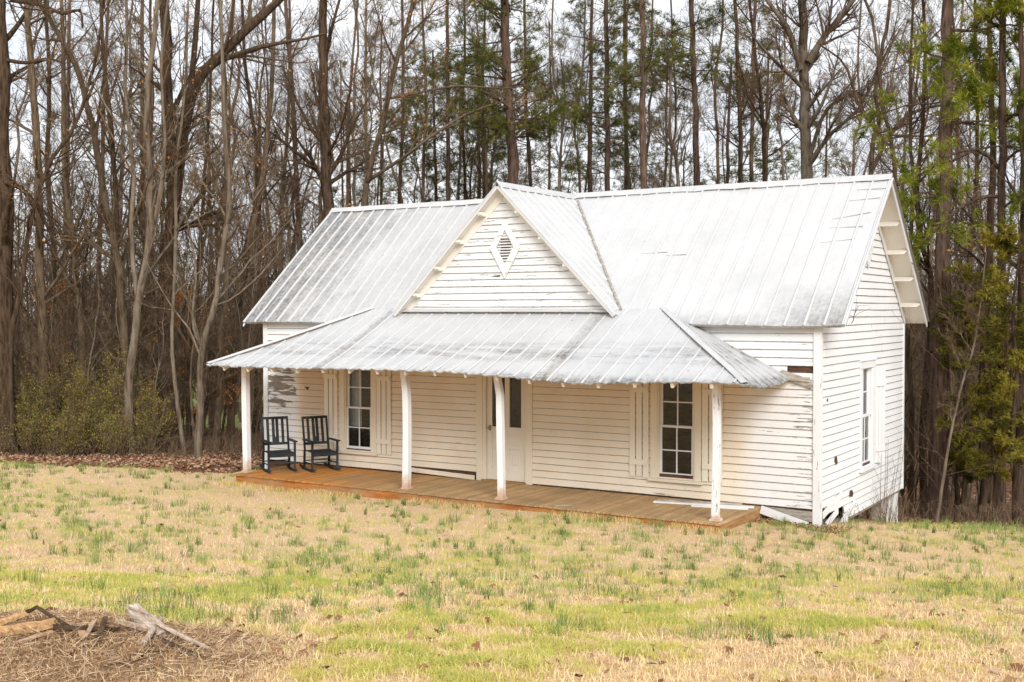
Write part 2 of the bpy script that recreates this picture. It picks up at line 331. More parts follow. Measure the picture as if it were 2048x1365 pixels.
class MB:
    """collects shapes into one mesh"""
    def __init__(s): s.v = []; s.f4 = []; s.f3 = []; s.m4 = []; s.m3 = []; s.n = 0
    def add(s, V, quads=(), tris=(), m=0):
        V = np.asarray(V, float)
        for q in quads: s.f4.append([i+s.n for i in q]); s.m4.append(m)
        for t in tris: s.f3.append([i+s.n for i in t]); s.m3.append(m)
        s.v.append(V); s.n += len(V); return s
    def box(s, lo, hi, m=0, jit=0.):
        x0, y0, z0 = lo; x1, y1, z1 = hi
        V = np.array([(x0, y0, z0), (x1, y0, z0), (x1, y1, z0), (x0, y1, z0), (x0, y0, z1), (x1, y0, z1), (x1, y1, z1), (x0, y1, z1)], float)
        if jit: V += rng.uniform(-jit, jit, V.shape)
        return s.add(V, [(0, 3, 2, 1), (4, 5, 6, 7), (0, 1, 5, 4), (1, 2, 6, 5), (2, 3, 7, 6), (3, 0, 4, 7)], m=m)
    def bar(s, a, b, w, h, up=(0, 0, 1), m=0, taper=1.):
        a = Vector(a); b = Vector(b); d = (b-a).normalized(); u = Vector(up); r = d.cross(u)
        if r.length < 1e-4: r = d.cross(Vector((1, 0, 0)))
        r.normalize(); u = r.cross(d)
        V = []
        for p, k in ((a, 1.), (b, taper)):
            for sx, sy in ((-1, -1), (1, -1), (1, 1), (-1, 1)): V.append(p+r*(sx*w/2*k)+u*(sy*h/2*k))
        return s.add([tuple(v) for v in V], [(0, 1, 2, 3), (7, 6, 5, 4), (0, 4, 5, 1), (1, 5, 6, 2), (2, 6, 7, 3), (3, 7, 4, 0)], m=m)
    def prism(s, poly, vec, m=0):
        """closed prism: polygon (list of 3d points) extruded by vec; quads/tris/ngon fan caps"""
        n = len(poly); P = np.array(poly, float); Q = P+np.array(vec, float)
        base = s.n; s.v.append(np.vstack([P, Q])); s.n += 2*n
        for i in range(n):
            j = (i+1) % n; s.f4.append([base+i, base+j, base+n+j, base+n+i]); s.m4.append(m)
        for i in range(1, n-1):
            s.f3.append([base, base+i+1, base+i]); s.m3.append(m); s.f3.append([base+n, base+n+i, base+n+i+1]); s.m3.append(m)
        return s
    def build(s, name, mat, parent=None, mats=None, smooth=False, label=None, local=False, bevel=0.):
        V = np.vstack(s.v); polys = []; mi = []
        if s.f4: polys.append(np.array(s.f4)); mi += s.m4
        if s.f3: polys.append(np.array(s.f3)); mi += s.m3
        o = mk(name, V, polys, mat, parent, smooth, mats, mi if mats else None, label=label, local=local)
        if bevel:
            b = o.modifiers.new('bevel', 'BEVEL'); b.width = bevel; b.segments = 2; b.limit_method = 'ANGLE'
        return o
# ------------------------------------------------------------------ terrain
CP = np.array([(-11.2, -2.2, -.20), (-8, -2.2, -.16), (-5, -2.2, -.115), (-1, -2.2, -.10), (-.2, -.3, -.22), (0.1, 1.2, -.38), (.4, 5.3, -1.02), (-12.3, 0, -.24), (-12.4, 5, -.7),
    (5.5, -18.2, 1.75), (2.4, -13.1, 1.36), (-.8, -8.0, .42), (-5.1, -10.6, .55), (3.4, -5.3, .25), (-2.9, -4.6, .02), (3, -.9, -.36), (2.4, 4.6, -.78), (5.5, 7, -.95), (8, -3, .3), (-2.5, -15, 1.4), (8, -13, 1.4),
    (-20.3, -.1, -.48), (-14.4, 1.2, -.40), (-12, -5, -.02), (-18, -8, .2), (-26, -5, -.2), (-8, 12, -1.7), (-25, 20, -2.0), (-40, 10, -1.9), (0, 14, -2.2), (8, 14, -2.2), (0, 40, -5), (-40, 45, -4.5), (30, 20, -3.5), (20, 0, -.6), (25, -30, 1.5), (-30, -30, 1.5), (0, -40, 2.2), (40, 50, -7)])
def _tps():
    P = CP[:, :2]; n = len(P); D = np.linalg.norm(P[:, None]-P[None], axis=2); K = np.where(D > 0, D**2*np.log(D+1e-12), 0)+np.eye(n)*.6
    A = np.zeros((n+3, n+3)); A[:n, :n] = K; A[:n, n] = 1; A[:n, n+1:] = P; A[n:, :n] = A[:n, n:].T
    return np.linalg.solve(A, np.concatenate([CP[:, 2], np.zeros(3)]))
TW = _tps()
def ground_h(x, y, rough=True):
    x = np.atleast_1d(np.asarray(x, float)); y = np.atleast_1d(np.asarray(y, float)); P = CP[:, :2]
    xc = np.clip(x, -46, 42); yc = np.clip(y, -42, 52)
    out = np.zeros(len(x))
    for i in range(0, len(x), 20000):
        X = np.stack([xc[i:i+20000], yc[i:i+20000]], 1); D = np.linalg.norm(X[:, None]-P[None], axis=2)
        out[i:i+20000] = (np.where(D > 0, D**2*np.log(D+1e-12), 0) @ TW[:-3])+TW[-3]+X@TW[-2:]
    if rough:
        out = out+.022*np.sin(x*1.7+1.3*np.sin(y*.9))*np.sin(y*1.5+.8*np.sin(x*1.1))+.012*np.sin(x*5.1+y*2.3)*np.sin(y*4.3-x*1.9)
        out = out+.13*np.exp(-(((x-SX)/1.0)**2+((y-SY)/.75)**2))
    return out
_s = at(150, 1262, 6.3); SX, SY = _s[0], _s[1]
def gz(x, y): return float(ground_h([x], [y])[0])
def woods_amount(x, y):
    """0 on the lawn, 1 under the trees"""
    x = np.asarray(x, float); y = np.asarray(y, float)
    left = (y - (1.0 + 0.085*(x+14)**1))/1.2          # edge runs left from behind the house
    ex = np.where(x < -12.3, (y-(-.8+(x+12.3)*.13))/1.0, -9)
    back = np.where(x >= -12.3, (y-np.where(x > .3, 5.6-(x-.3)*.45, 6.0))/.8, ex)
    return np.clip(back+.5, 0, 1)
def depth_of(x, y): return (np.asarray(x)-CAM[0])*FW[0]+(np.asarray(y)-CAM[1])*FW[1]
def lat_of(x, y): return (np.asarray(x)-CAM[0])*RT[0]+(np.asarray(y)-CAM[1])*RT[1]
def vnoise(x, y, s, seed):
    """smooth value noise"""
    r = np.random.default_rng(seed).random((64, 64)); a = np.asarray(x)*s+100; b = np.asarray(y)*s+100; i = np.floor(a).astype(int); j = np.floor(b).astype(int); u = a-i; v = b-j; u = u*u*(3-2*u); v = v*v*(3-2*v)
    f = lambda p, q: r[p % 64, q % 64]
    return f(i, j)*(1-u)*(1-v)+f(i+1, j)*u*(1-v)+f(i, j+1)*(1-u)*v+f(i+1, j+1)*u*v
def stump_far(x, y):
    """0 on the bare ground round the old stump, 1 away from it"""
    lat = (x-SX)*RT[0]+(y-SY)*RT[1]; dep = (x-SX)*FW[0]+(y-SY)*FW[1]
    q = (np.maximum(lat-.1, 0)/1.05)**2+(np.where(dep > 0, dep/.34, dep/2.2))**2
    return np.clip((np.sqrt(q)+.35*(vnoise(x, y, 3., 21)-.5)-.75)/.5, 0, 1)
def build_ground():
    def axis(lo, hi, c0, c1, fine):
        a = list(np.arange(c0, c1, fine)); s = fine; p = c1
        while p < hi: a.append(p); s *= 1.25; p += s
        a.append(hi); s = fine; p = c0-fine
        while p > lo: a.insert(0, p); s *= 1.25; p -= s
        a.insert(0, lo); return np.array(a)
    xs = axis(-900, 900, -24, 10, .14); ys = axis(-300, 1200, -16, 9, .14)
    X, Y = np.meshgrid(xs, ys); n = X.size; x = X.ravel(); y = Y.ravel(); z = ground_h(x, y)
    nx = len(xs); i = np.arange((len(ys)-1)*nx).reshape(len(ys)-1, nx)[:, :-1].ravel()
    F = np.stack([i, i+1, i+1+nx, i+nx], 1)
    w = woods_amount(x, y); d = depth_of(x, y); la = lat_of(x, y)
    fld = np.clip((d-50)/6, 0, 1)*np.clip((4-la)/6, 0, 1)*.85
    tag(mk('ground', np.stack([x, y, z], 1), [F], M['ground'], None, True, attrs={'woods': w, 'field': fld, 'bare': 1-stump_far(x, y)}), kind='structure')
build_ground()
# ------------------------------------------------------------------ the house
house = empty('farmhouse', (-HW/2, HD/2, -.3), 'abandoned white clapboard farmhouse with tin roof and front gable at the edge of the woods', 'house')
SEG = 1.1
def clap(mb, a0, a1, z, axis, plane, sgn, h=EXPO, m=0, wob=.004, ragged=(0, 0)):
    """one lapped board from a0 to a1 at height z; axis 'x' for the front, 'y' for the side"""
    n = max(1, int(abs(a1-a0)/SEG)); ts = np.linspace(a0, a1, n+1)
    prof = [(-.004, .012), (-.001, .026), (.007, .0275), (h*.55, .019), (h+.012, .008), (h+.012, -.001), (-.004, -.001)]
    base = mb.n; V = []
    for k, t in enumerate(ts):
        dz = .0035*math.sin(t*1.3+z*7.7)+.0025*math.sin(t*4.1+z*23.)
        dd = .003*math.sin(t*2.3+z*31.)
        for (pz, pd) in prof:
            zz = z+dz+pz; dep = plane+sgn*(pd+(dd if pd > 0 else 0))
            V.append((t, dep, zz) if axis == 'x' else (dep, t, zz))
    np_ = len(prof); mb.v.append(np.array(V)); mb.n += len(V)
    for k in range(n):
        for j in range(np_):
            j2 = (j+1) % np_; a = base+k*np_+j; b = base+k*np_+j2
            q = [a, a+np_, b+np_, b]
            if (axis == 'x') != (sgn < 0): q = q[::-1]
            mb.f4.append(q); mb.m4.append(1 if j in (0, 1) else 0)
    for e in (base, base+n*np_):
        for j in range(1, np_-1): mb.f3.append([e, e+j, e+j+1]); mb.m3.append(1)
def siding(name, axis, plane, sgn, z0, z1, lim, holes, mat, parent, joints=True, label=None, h=EXPO):
    """lim(z)->(a0,a1); holes = [(a0,a1,z0,z1)]"""
    mb = MB(); z = z0; r = random.Random(hash(name) % 97+int(abs(plane)*10)+3)
    row = 0
    while z < z1-.01:
        a0, a1 = lim(z+h*.5)
        segs = [(a0, a1)] if a1-a0 > .05 else []
        for (h0, h1, hz0, hz1) in holes:
            if z+h*.5 > hz0 and z+h*.5 < hz1:
                ns_ = []
                for s0, s1 in segs:
                    if h1 <= s0 or h0 >= s1: ns_.append((s0, s1)); continue
                    if h0 > s0: ns_.append((s0, h0))
                    if h1 < s1: ns_.append((h1, s1))
                segs = ns_
        for s0, s1 in segs:
            if s1-s0 < .03: continue
            if joints and s1-s0 > 3.2 and r.random() < .55:
                c = r.uniform(s0+1, s1-1); clap(mb, s0, c-.002, z+r.uniform(-.004, .004), axis, plane, sgn, h); clap(mb, c+.002, s1, z+r.uniform(-.004, .004), axis, plane, sgn, h)
            else: clap(mb, s0, s1, z, axis, plane, sgn, h)
        z += h; row += 1
    return mb.build(name, None, parent, mats=[mat, M['edge']], label=label)
# windows and door openings on the front
FO = [(-9.91, -8.95, .32, 2.2), (-6.54, -5.32, -.2, 2.2), (-2.93, -1.99, .29, 2.2)]
SO = [(2.31, 3.24, .36, 2.30)]
slope = (RZ-2.96)/(HD/2+.2)
wallz = lambda y: 2.96+slope*(min(y, HD-y)+.2)
# sheathing boxes behind the boards (with the openings left open)
def wall_backing():
    mb = MB(); t = .10
    xs = [-HW+.01, -9.86, -9.0, -6.42, -5.42, -2.88, -2.04, -.01]
    for i, (a, b) in enumerate(zip(xs[:-1], xs[1:])):
        if i in (1, 5): mb.box((a, .003, -.25), (b, t, .40)); mb.box((a, .003, 2.12), (b, t, 3.05))
        elif i == 3: mb.box((a, .003, 2.12), (b, t, 3.05)); mb.box((a, .003, -.25), (b, t, -.02))
        else: mb.box((a, .003, -.25), (b, t, 3.05))
    ys = [.1, 2.38, 3.16, HD-.003]
    for i, (a, b) in enumerate(zip(ys[:-1], ys[1:])):
        if i == 1: mb.box((-t, a, -.34), (-.003, b, .46)); mb.box((-t, a, 2.22), (-.003, b, 3.0))
        else: mb.box((-t, a, -.12 if a < 1 else -.34), (-.003, b, 3.0))
    # gable triangle of the side
    mb.prism([(-t, -.05+.1, 3.0), (-t, HD-.05, 3.0), (-t, HD/2, RZ-.12)], (t-.003, 0, 0))
    # left end, back
    mb.box((-HW+.003, .1, -.3), (-HW+t, HD-.003, 3.0)); mb.prism([(-HW+.003, .05, 3.0), (-HW+.003, HD-.05, 3.0), (-HW+.003, HD/2, RZ-.12)], (t, 0, 0))
    mb.box((-HW+t, HD-t, -.3), (-t, HD-.003, 3.0))
    mb.box((-HW+t, t, -.12), (-t, HD-t, -.06)); mb.box((-HW+t, t, 2.75), (-t, HD-t, 2.8))   # floor and ceiling keep the rooms dark
    mb.prism([(-8.05, .003, 3.05), (-3.83, .003, 3.05), (-5.94, .003, 5.22)], (0, .08, 0))
    return mb.build('sheathing', M['sheath'], house)
wall_backing()
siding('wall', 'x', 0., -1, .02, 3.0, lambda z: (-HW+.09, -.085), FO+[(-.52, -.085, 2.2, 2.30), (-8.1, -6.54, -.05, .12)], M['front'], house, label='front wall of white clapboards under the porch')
siding('wall', 'y', 0., 1, -.36, RZ-.15, lambda z: ((.06 if z > .02 else (.3 if z > -.08 else 1.35)) if z < 3 else max(.06, (z+.17-2.96)/slope-.2+.02), HD-.02 if z < 3 else min(HD-.02, HD+.2-(z+.17-2.96)/slope-.02)), SO+[(HD/2-.26, HD/2+.26, 4.05, 4.6)], M['side'], house, label='right end wall of bright white clapboards')
siding('wall', 'y', -HW, -1, -.30, RZ-.15, lambda z: (.06 if z < 3 else max(.06, (z+.17-2.96)/slope-.2+.02), HD-.02 if z < 3 else min(HD-.02, HD+.2-(z+.17-2.96)/slope-.02)), [], M['side'], house)
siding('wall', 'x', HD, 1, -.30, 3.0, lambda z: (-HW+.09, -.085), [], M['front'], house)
GS = (5.535-3.18)/2.37; GX = -5.94
def glim(z): w_ = (5.535-z)/GS-.14; return (GX-w_, GX+w_)
siding('gable_wall', 'x', 0., -1, 3.02, 5.36, glim, [(GX-.06, GX+.16, 4.2, 4.55)], M['gable'], house, joints=True)
# corner boards
for (x0, x1, y0, y1, z0, z1, lab) in ((-.085, .045, -.045, .06, -.24, 2.94, 'weathered corner board with peeling base'), (-HW-.03, -HW+.095, -.04, .06, -.22, 2.94, None), (-.085, .04, HD-.03, HD+.045, -.36, 2.94, None), (-HW-.03, -HW+.09, HD-.03, HD+.04, -.3, 2.94, None)):
    MB().box((x0, y0, z0), (x1, y1, z1)).build('corner_board', M['cornerb'], house, label=lab, bevel=.004)
# ---- roofs
def sheet(P00, P10, P01, P11, nu, nv, f=None):
    """grid between four corners: u along the eave, v up the slope"""
    P00, P10, P01, P11 = map(lambda p: np.array(p, float), (P00, P10, P01, P11))
    u = np.linspace(0, 1, nu+1)[None, :, None]; v = np.linspace(0, 1, nv+1)[:, None, None]
    P = (P00*(1-u)+P10*u)*(1-v)+(P01*(1-u)+P11*u)*v
    i = np.arange(nv*(nu+1)).reshape(nv, nu+1)[:, :-1].ravel()
    F = np.stack([i, i+1, i+nu+2, i+nu+1], 1); V = P.reshape(-1, 3)
    if f is not None: V = f(V)
    return V, F
def solidify(V, F, off):
    n = len(V); V2 = np.vstack([V, V+np.array(off)]); G = F[:, ::-1]+n
    e = {}
    for q in F.tolist():
        k = len(q)
        for a, b in zip(q, q[1:]+q[:1]): e[(a, b)] = 1
    side = [(b, a, a+n, b+n) for (a, b) in e if (b, a) not in e]
    return V2, np.vstack([F, G]), np.array(side)
def roof_sheet(name, V, F, normal, thick, mat_top, mat_under, parent, label=None):
    um = [mat_top, mat_under, M['seam'], M['seamshade']]
    V2, FF, side = solidify(V, F, -np.array(normal)*thick)
    n = len(F); mi = [0]*n+[1]*n+[0]*len(side)
    return mk(name, V2, [FF, side] if FF.shape[1] == 4 else [side, FF], None, parent, False, mats=um, mi=mi if FF.shape[1] == 4 else [0]*len(side)+[0]*n+[1]*n, label=label)
def nrm(a, b): c = np.cross(a, b); return c/np.linalg.norm(c)
OG = .44; EY = -.2; EZ = 2.965
XL, XR = -HW-.46, OG
nf = nrm((1, 0, 0), (0, HD/2-EY, RZ-EZ)); nb = nf*np.array([1, -1, 1])
def wav(V):
    V = V.copy(); V[:, 2] += .010*np.sin(V[:, 0]*2.1+V[:, 1]*1.3)+.003*np.sin(V[:, 0]*4.+V[:, 1]*3.); 
    return V
V, F = sheet((XL, EY, EZ), (XR, EY, EZ), (XL, HD/2, RZ), (XR, HD/2, RZ), 60, 12, wav)
roof = roof_sheet('roof', V, F, nf, .045, M['roof'], M['rawroof'], house, 'front slope of the main tin roof')
V, F = sheet((XR, HD-EY, EZ), (XL, HD-EY, EZ), (XR, HD/2, RZ), (XL, HD/2, RZ), 60, 12, wav)
roofb = roof_sheet('roof', V, F, nb, .045, M['roof'], M['soffit'], house, 'back slope of the main tin roof')
def ribs(name, starts, ends, normal, mat, parent, w=.040, h=.026, n=20, fn=None, side=None):
    """V-shaped raised seams running up the slope"""
    mb = MB(); normal = np.array(normal, float)
    for a, b in zip(starts, ends):
        a = np.array(a, float); b = np.array(b, float); d = b-a; L = np.linalg.norm(d); d /= L; s = np.cross(d, normal); s /= np.linalg.norm(s)
        V = []; ts = np.linspace(0, 1, n+1)
        for t in ts:
            p = (a+(b-a)*t)[None]
            if fn is not None: p = fn(p)
            p = p[0]; j = rnd.uniform(-.002, .002)
            V += [p-s*(w/2+.009)-normal*.001, p-s*w/2+normal*.0025, p-s*w*.24+normal*(h+j), p+s*w*.24+normal*(h+j), p+s*w/2+normal*.0025, p+s*(w/2+.009)-normal*.001]
        qs = []; ms = []
        for k in range(n):
            o = k*6
            for q_ in range(5): qs.append((o+q_, o+q_+1, o+q_+7, o+q_+6)); ms.append(3 if q_ in (0, 4) else 2)
        qs += [(1, 4, 3, 2), (n*6+1, n*6+2, n*6+3, n*6+4)]; ms += [2, 2]
        for q_, m_ in zip(qs, ms): mb.f4.append([i_+mb.n for i_ in q_]); mb.m4.append(m_)
        mb.v.append(np.array(V)); mb.n += len(V); continue
        mb.add(V, qs)
    return merge_into(parent, mb.build(name, None, parent.parent, mats=[M['seam'], M['seam'], M['seam'], M['seamshade']]))
import bmesh
def merge_into(a, b):
    """put mesh object b (same parent frame) into a, as surface relief of a"""
    bm = bmesh.new(); bm.from_mesh(a.data); bm.from_mesh(b.data); bm.to_mesh(a.data); bm.free(); me = b.data
    bpy.data.objects.remove(b); bpy.data.meshes.remove(me); return a
def main_y(z): return HD/2-(RZ-z)/slope
RB = (RZ-EZ)/(HD/2-EY)
xs = [XL+.02+.322*k for k in range(int((XR-XL)/.322)+1)]+[XR-.02]
st, en = [], []
for x in xs:
    dx = abs(x-GX); z0 = EZ; y0 = EY
    if dx < 2.34:
        zg = 5.535-GS*dx
        if zg > RZ-.1: continue
        z0 = zg; y0 = HD/2-(RZ-zg)/RB
    elif dx < 3.2: z0 = 3.08; y0 = HD/2-(RZ-z0)/RB
    st.append((x, y0, z0)); en.append((x, HD/2-.02, RZ-.02))
ribs('seams', st, en, nf, M['roof'], roof, fn=wav)
ribs('seams', [(x, HD-EY, EZ) for x in xs], [(x, HD/2+.02, RZ-.02) for x in xs], nb, M['roof'], roofb, fn=wav)
def cap(name, a, b, d1, d2, lift, mat, parent, w=.13, n=24):
    """bent ridge cap from a to b with wings along d1 and d2"""
    a, b, d1, d2 = map(lambda p: np.array(p, float), (a, b, d1, d2)); d1 = d1/np.linalg.norm(d1); d2 = d2/np.linalg.norm(d2)
    V = []
    for k in range(n+1):
        p = a+(b-a)*k/n+np.array([0, 0, lift+rnd.uniform(-.003, .003)]); j = rnd.uniform(-.012, .012)
        V += [p+d1*(w+j)-np.array([0, 0, .002+rnd.uniform(0, .006)]), p+d1*.03+np.array([0, 0, .008]), p+np.array([0, 0, .018]), p+d2*.03+np.array([0, 0, .008]), p+d2*(w-j)]
    V = np.array(V); F = []
    for k in range(n):
        for j in range(4): F.append((k*5+j, k*5+j+1, k*5+j+6, k*5+j+5))
    V2, FF, side = solidify(V, np.array(F), (0, 0, -.004))
    return mk(name, V2, [FF, side], mat, parent)
fs = np.array((0, -(HD/2-EY), -(RZ-EZ))); bs = fs*np.array([1, -1, 1])
cap('ridge_cap', (XL-.01, HD/2, RZ+.042), (GX-.05, HD/2, RZ+.042), fs, bs, 0, M['cap'], roof)
cap('ridge_cap', (GX+.05, HD/2, RZ+.042), (XR+.01, HD/2, RZ+.042), fs, bs, 0, M['cap'], roof)
# cross gable roof
GY = -.24
for sg in (1, -1):
    e = (GX+sg*2.42, GY, 5.535-GS*2.42); eb_y = HD/2-(RZ-(5.535-GS*2.42))/RB+.05
    A = (GX, GY, 5.535); B = (GX, HD/2-.0, 5.535+.01); E0 = e; E1 = (e[0], eb_y, e[2])
    n_ = nrm((0, 1, 0), (-sg, 0, GS)); n_ = n_ if n_[2] > 0 else -n_
    V, F = sheet(E0, E1, A, B, 8, 12, None)
    if sg > 0: F = F[:, :]
    else: F = F[:, ::-1]
    g = roof_sheet('gable_roof', V, F, n_, .04, M['groof'], M['soffit'], house)
    # seams run down from the ridge
    st, en = [], []
    y = GY+.03
    while y < HD/2-.1:
        zt = 5.535; 
        zm = 2.96+slope*(y+.2)   # height of the main slope here
        zb_ = max(zm, e[2]) if y > eb_y else e[2]
        dxb = (5.535-zb_)/GS
        if dxb > .15:
            st.append((GX+sg*dxb, y, zb_)); en.append((GX+sg*.02, y, 5.515))
        y += .30
    ribs('seams', st, en, n_, M['groof'], g)
    # rake boards, bed mould and soffit lookouts
    MB().prism([(GX, GY+.004, 5.49), (GX+sg*2.38, GY+.004, 5.49-GS*2.38), (GX+sg*2.38, GY+.004, 5.49-GS*2.38-.035), (GX, GY+.004, 5.455)], (0, .02, 0)).build('rake_board', M['trim'], house)
    MB().prism([(GX+sg*.02, -.036, 5.47), (GX+sg*2.30, -.036, 5.47-GS*2.28), (GX+sg*2.14, -.036, 5.47-GS*2.28), (GX, -.036, 5.27)], (0, .035, 0)).build('frieze_board', M['soffit'], house)
    for k, dx in enumerate((.42, .92, 1.42, 1.93)):
        z_ = 5.485-GS*dx
        MB().prism([(GX+sg*(dx-.055), -.03, z_-.035+GS*.055*0), (GX+sg*(dx-.055), GY+.03, z_-.03), (GX+sg*(dx-.055), GY+.03, z_-.075), (GX+sg*(dx-.055), GY+.08, z_-.105), (GX+sg*(dx-.055), -.03, z_-.105)], (sg*.09, 0, -GS*.0)).build('roof_bracket', M['soffit'], house)
valley_cut = None
gcap = cap('gable_ridge_cap', (GX, GY-.02, 5.535+.036), (GX, HD/2, 5.575), (1, 0, -GS), (-1, 0, -GS), 0, M['cap'], house, n=12)
for sg in (1, -1):   # valley flashing
    mv = MB(); P = [np.array((GX+sg*t, HD/2-(RZ-(5.535-GS*t))/RB, 5.535-GS*t))+np.array((sg*.05, -.02, .028)) for t in np.linspace(.1, 2.36, 9)]
    for a, b in zip(P[:-1], P[1:]): mv.bar(a, b, .035, .008, up=nf)
    mv.build('valley_seam', M['greyw'], house)
# side rakes: barge boards, frieze and lookouts on the right end (and the left end)
for X0, X1, sx in ((0., OG, 1), (-HW, XL, -1)):
    for fb in (1, -1):
        yy = lambda t: (EY+(HD/2-EY)*t) if fb > 0 else (HD-EY-(HD/2-EY)*t)
        zz = lambda t: EZ+(RZ-EZ)*t
        d = .048
        MB().prism([(X1-sx*.004, yy(0), zz(0)-d), (X1-sx*.004, yy(1), zz(1)-d), (X1-sx*.004, yy(1), zz(1)-d-.07), (X1-sx*.004, yy(0)+fb*.0, zz(0)-d-.05)], (-sx*.022, 0, 0)).build('barge_board', M['trim'], house)
        MB().prism([(X0+sx*.03, yy(.06), zz(.06)-.055), (X0+sx*.03, yy(1), zz(1)-.055), (X0+sx*.03, yy(1), zz(1)-.22), (X0+sx*.03, yy(.06), zz(.06)-.22)], (sx*.02, 0, 0)).build('frieze_board', M['trim'], house)
        for t in (.17, .36, .55, .74):
            y_, z_ = yy(t), zz(t)-.055
            MB().prism([(X0+sx*.05, y_-.03, z_-.0), (X1-sx*.05, y_-.03, z_-.0), (X1-sx*.03, y_-.03, z_-.035), (X1-sx*.09, y_-.03, z_-.085), (X0+sx*.05, y_-.03, z_-.085)], (0, .06, 0)).build('roof_bracket', M['soffit'], house)
# grey bars for shaded gaps under lifted sheets near the right edge and above the valley
def lap_shade(x0, x1, z, tilt=0.):
    y = HD/2-(RZ-z)/RB; a = np.array((x0, y, z))+nf*.004; b = np.array((x1, y, z+tilt))+nf*.012+np.array((0, tilt/RB, 0))
    MB().bar(a, b, .012, .007, up=nf).build('lap_gap_shade_bar', M['seamshade'], house)
for a_ in ((-.10, .40, 5.33, .0), (-.22, .36, 5.12, .03), (-.35, .28, 4.78, .10), (-.36, .22, 4.62, .0), (-.42, .16, 4.35, .05), (-3.75, -3.2, 4.25, .01), (-3.2, -2.8, 4.2, .005)): lap_shade(*a_)
# ---- porch roof
PXL, PXR, PY = -11.45, -.40, -2.18
ex = np.array([-11.45, -10.52, -9.32, -8.25, -7.4, -6.43, -5.66, -4.65, -3.85, -3.11, -2.22, -1.46, -.79, -.40]); ez = np.array([2.155, 2.14, 2.14, 2.17, 2.17, 2.17, 2.18, 2.13, 2.08, 2.06, 2.11, 2.13, 2.15, 2.13])
PT = 3.235; PTY = .10
def porch_fn(V, rag=True):
    V = V.copy(); k = np.clip((V[:, 1]-PY)/(PTY-PY), 0, 1)
    V[:, 2] += (np.interp(V[:, 0], ex, ez)-2.14)*(1-k)**1.5+.010*np.sin(V[:, 0]*19.5)*(1-k)**3-.035*np.sin(math.pi*k)
    e = (1-k) > .98
    V[:, 2] += np.where(e, .009*np.sin(V[:, 0]*41)+.006*np.sin(V[:, 0]*83+1), 0); V[:, 1] += np.where(e, .012*np.sin(V[:, 0]*27), 0)
    return V
npf = nrm((1, 0, 0), (0, PTY-PY, PT-2.14))
HLX, HRX = -9.17, -2.74
V, F = sheet((PXL, PY, 2.14), (PXR, PY, 2.14), (HLX, PTY, PT), (HRX, PTY, PT), 150, 14, porch_fn)
proof = roof_sheet('porch_roof', V, F, npf, .02, M['proof'], M['ceil'], house, 'front slope of the sagging porch roof')
st, en = [], []
x = PXL+.14
while x < PXR-.05:
    if x < HLX: k = (x-PXL)/(HLX-PXL)
    elif x > HRX: k = (PXR-x)/(PXR-HRX)
    else: k = 1.
    k *= .985
    st.append((x, PY, 2.14)); en.append((x, PY+(PTY-PY)*k, 2.14+(PT-2.14)*k)); x += .315
ribs('seams', st, en, npf, M['proof'], proof, w=.030, h=.016, n=10, fn=porch_fn)
# hip ends
for sx, xe, hx in ((-1, PXL, HLX), (1, PXR, HRX)):
    A = np.array((xe, PY, 2.14)); B = np.array((xe+(.0 if sx < 0 else -.03), .02, 2.13)); T = np.array((hx, PTY, PT))
    nn = 24; V = []; 
    def hipp(u, v):
        e_ = A+(B-A)*u; p = e_+(T-e_)*v
        k = (1-v)
        p[2] += (np.interp(p[0], ex, ez)-2.14)*k**1.5*(1-u)
        if sx > 0: p[2] += (-.085*math.sin(math.pi*u)*k**4+.018*math.sin(u*46)*k**6); p[0] += .02*math.sin(u*31)*k**6
        return p
    for j in range(15):
        for i in range(nn+1): V.append(hipp(i/nn, min(j/14, .999)))
    V = np.array(V); i = np.arange(14*(nn+1)).reshape(14, nn+1)[:, :-1].ravel(); F = np.stack([i, i+1, i+nn+2, i+nn+1], 1)
    if sx < 0: F = F[:, ::-1]
    nh = nrm(B-A, T-A); nh = nh if nh[2] > 0 else -nh
    hp = roof_sheet('porch_roof', V, F, nh, .02, M['proof'], M['ceil'], house, 'right hip end of the porch roof with its crumpled eave' if sx > 0 else 'left hip end of the porch roof')
    mbh = MB()
    for q in range(1, 7):
        u = q/7.; P = [hipp(u, v) for v in (0, .2, .4, .6, .8)]
        kend = .95
        for a, b in zip(P[:-1], P[1:]): mbh.bar(a+nh*.006, b+nh*.006, .03, .022, up=nh)
    merge_into(hp, mbh.build('seams', M['proof'], house))
    # hip cap
    P = [hipp(0, v)+np.array((0, 0, .022)) for v in np.linspace(0, 1, 16)]; Vc = []
    for p in P: Vc += [p+np.array((-sx*.085, 0, -.0))+np.array((0, .0, .004)), p+np.array((0, 0, .022)), p+np.array((0, .10, .0))]
    Fc = [(k*3+j, k*3+j+1, k*3+j+4, k*3+j+3) for k in range(15) for j in range(2)]
    V2, FF, sd = solidify(np.array(Vc), np.array(Fc), (0, 0, -.004)); mk('hip_cap', V2, [FF, sd], M['cap'], hp)
# flashing strip where the porch roof meets the gable wall
mb = MB(); xx = -8.30
while xx < -3.6:
    L = rnd.uniform(.45, .6); mb.prism([(xx, .0, PT+.012), (xx, -.13, PT-.045+rnd.uniform(0, .012)), (xx, -.13, PT-.052), (xx, 0, PT-.005)], (min(L, -3.58-xx), 0, 0)); xx += L+.004
mb.build('flashing', M['cap'], house)
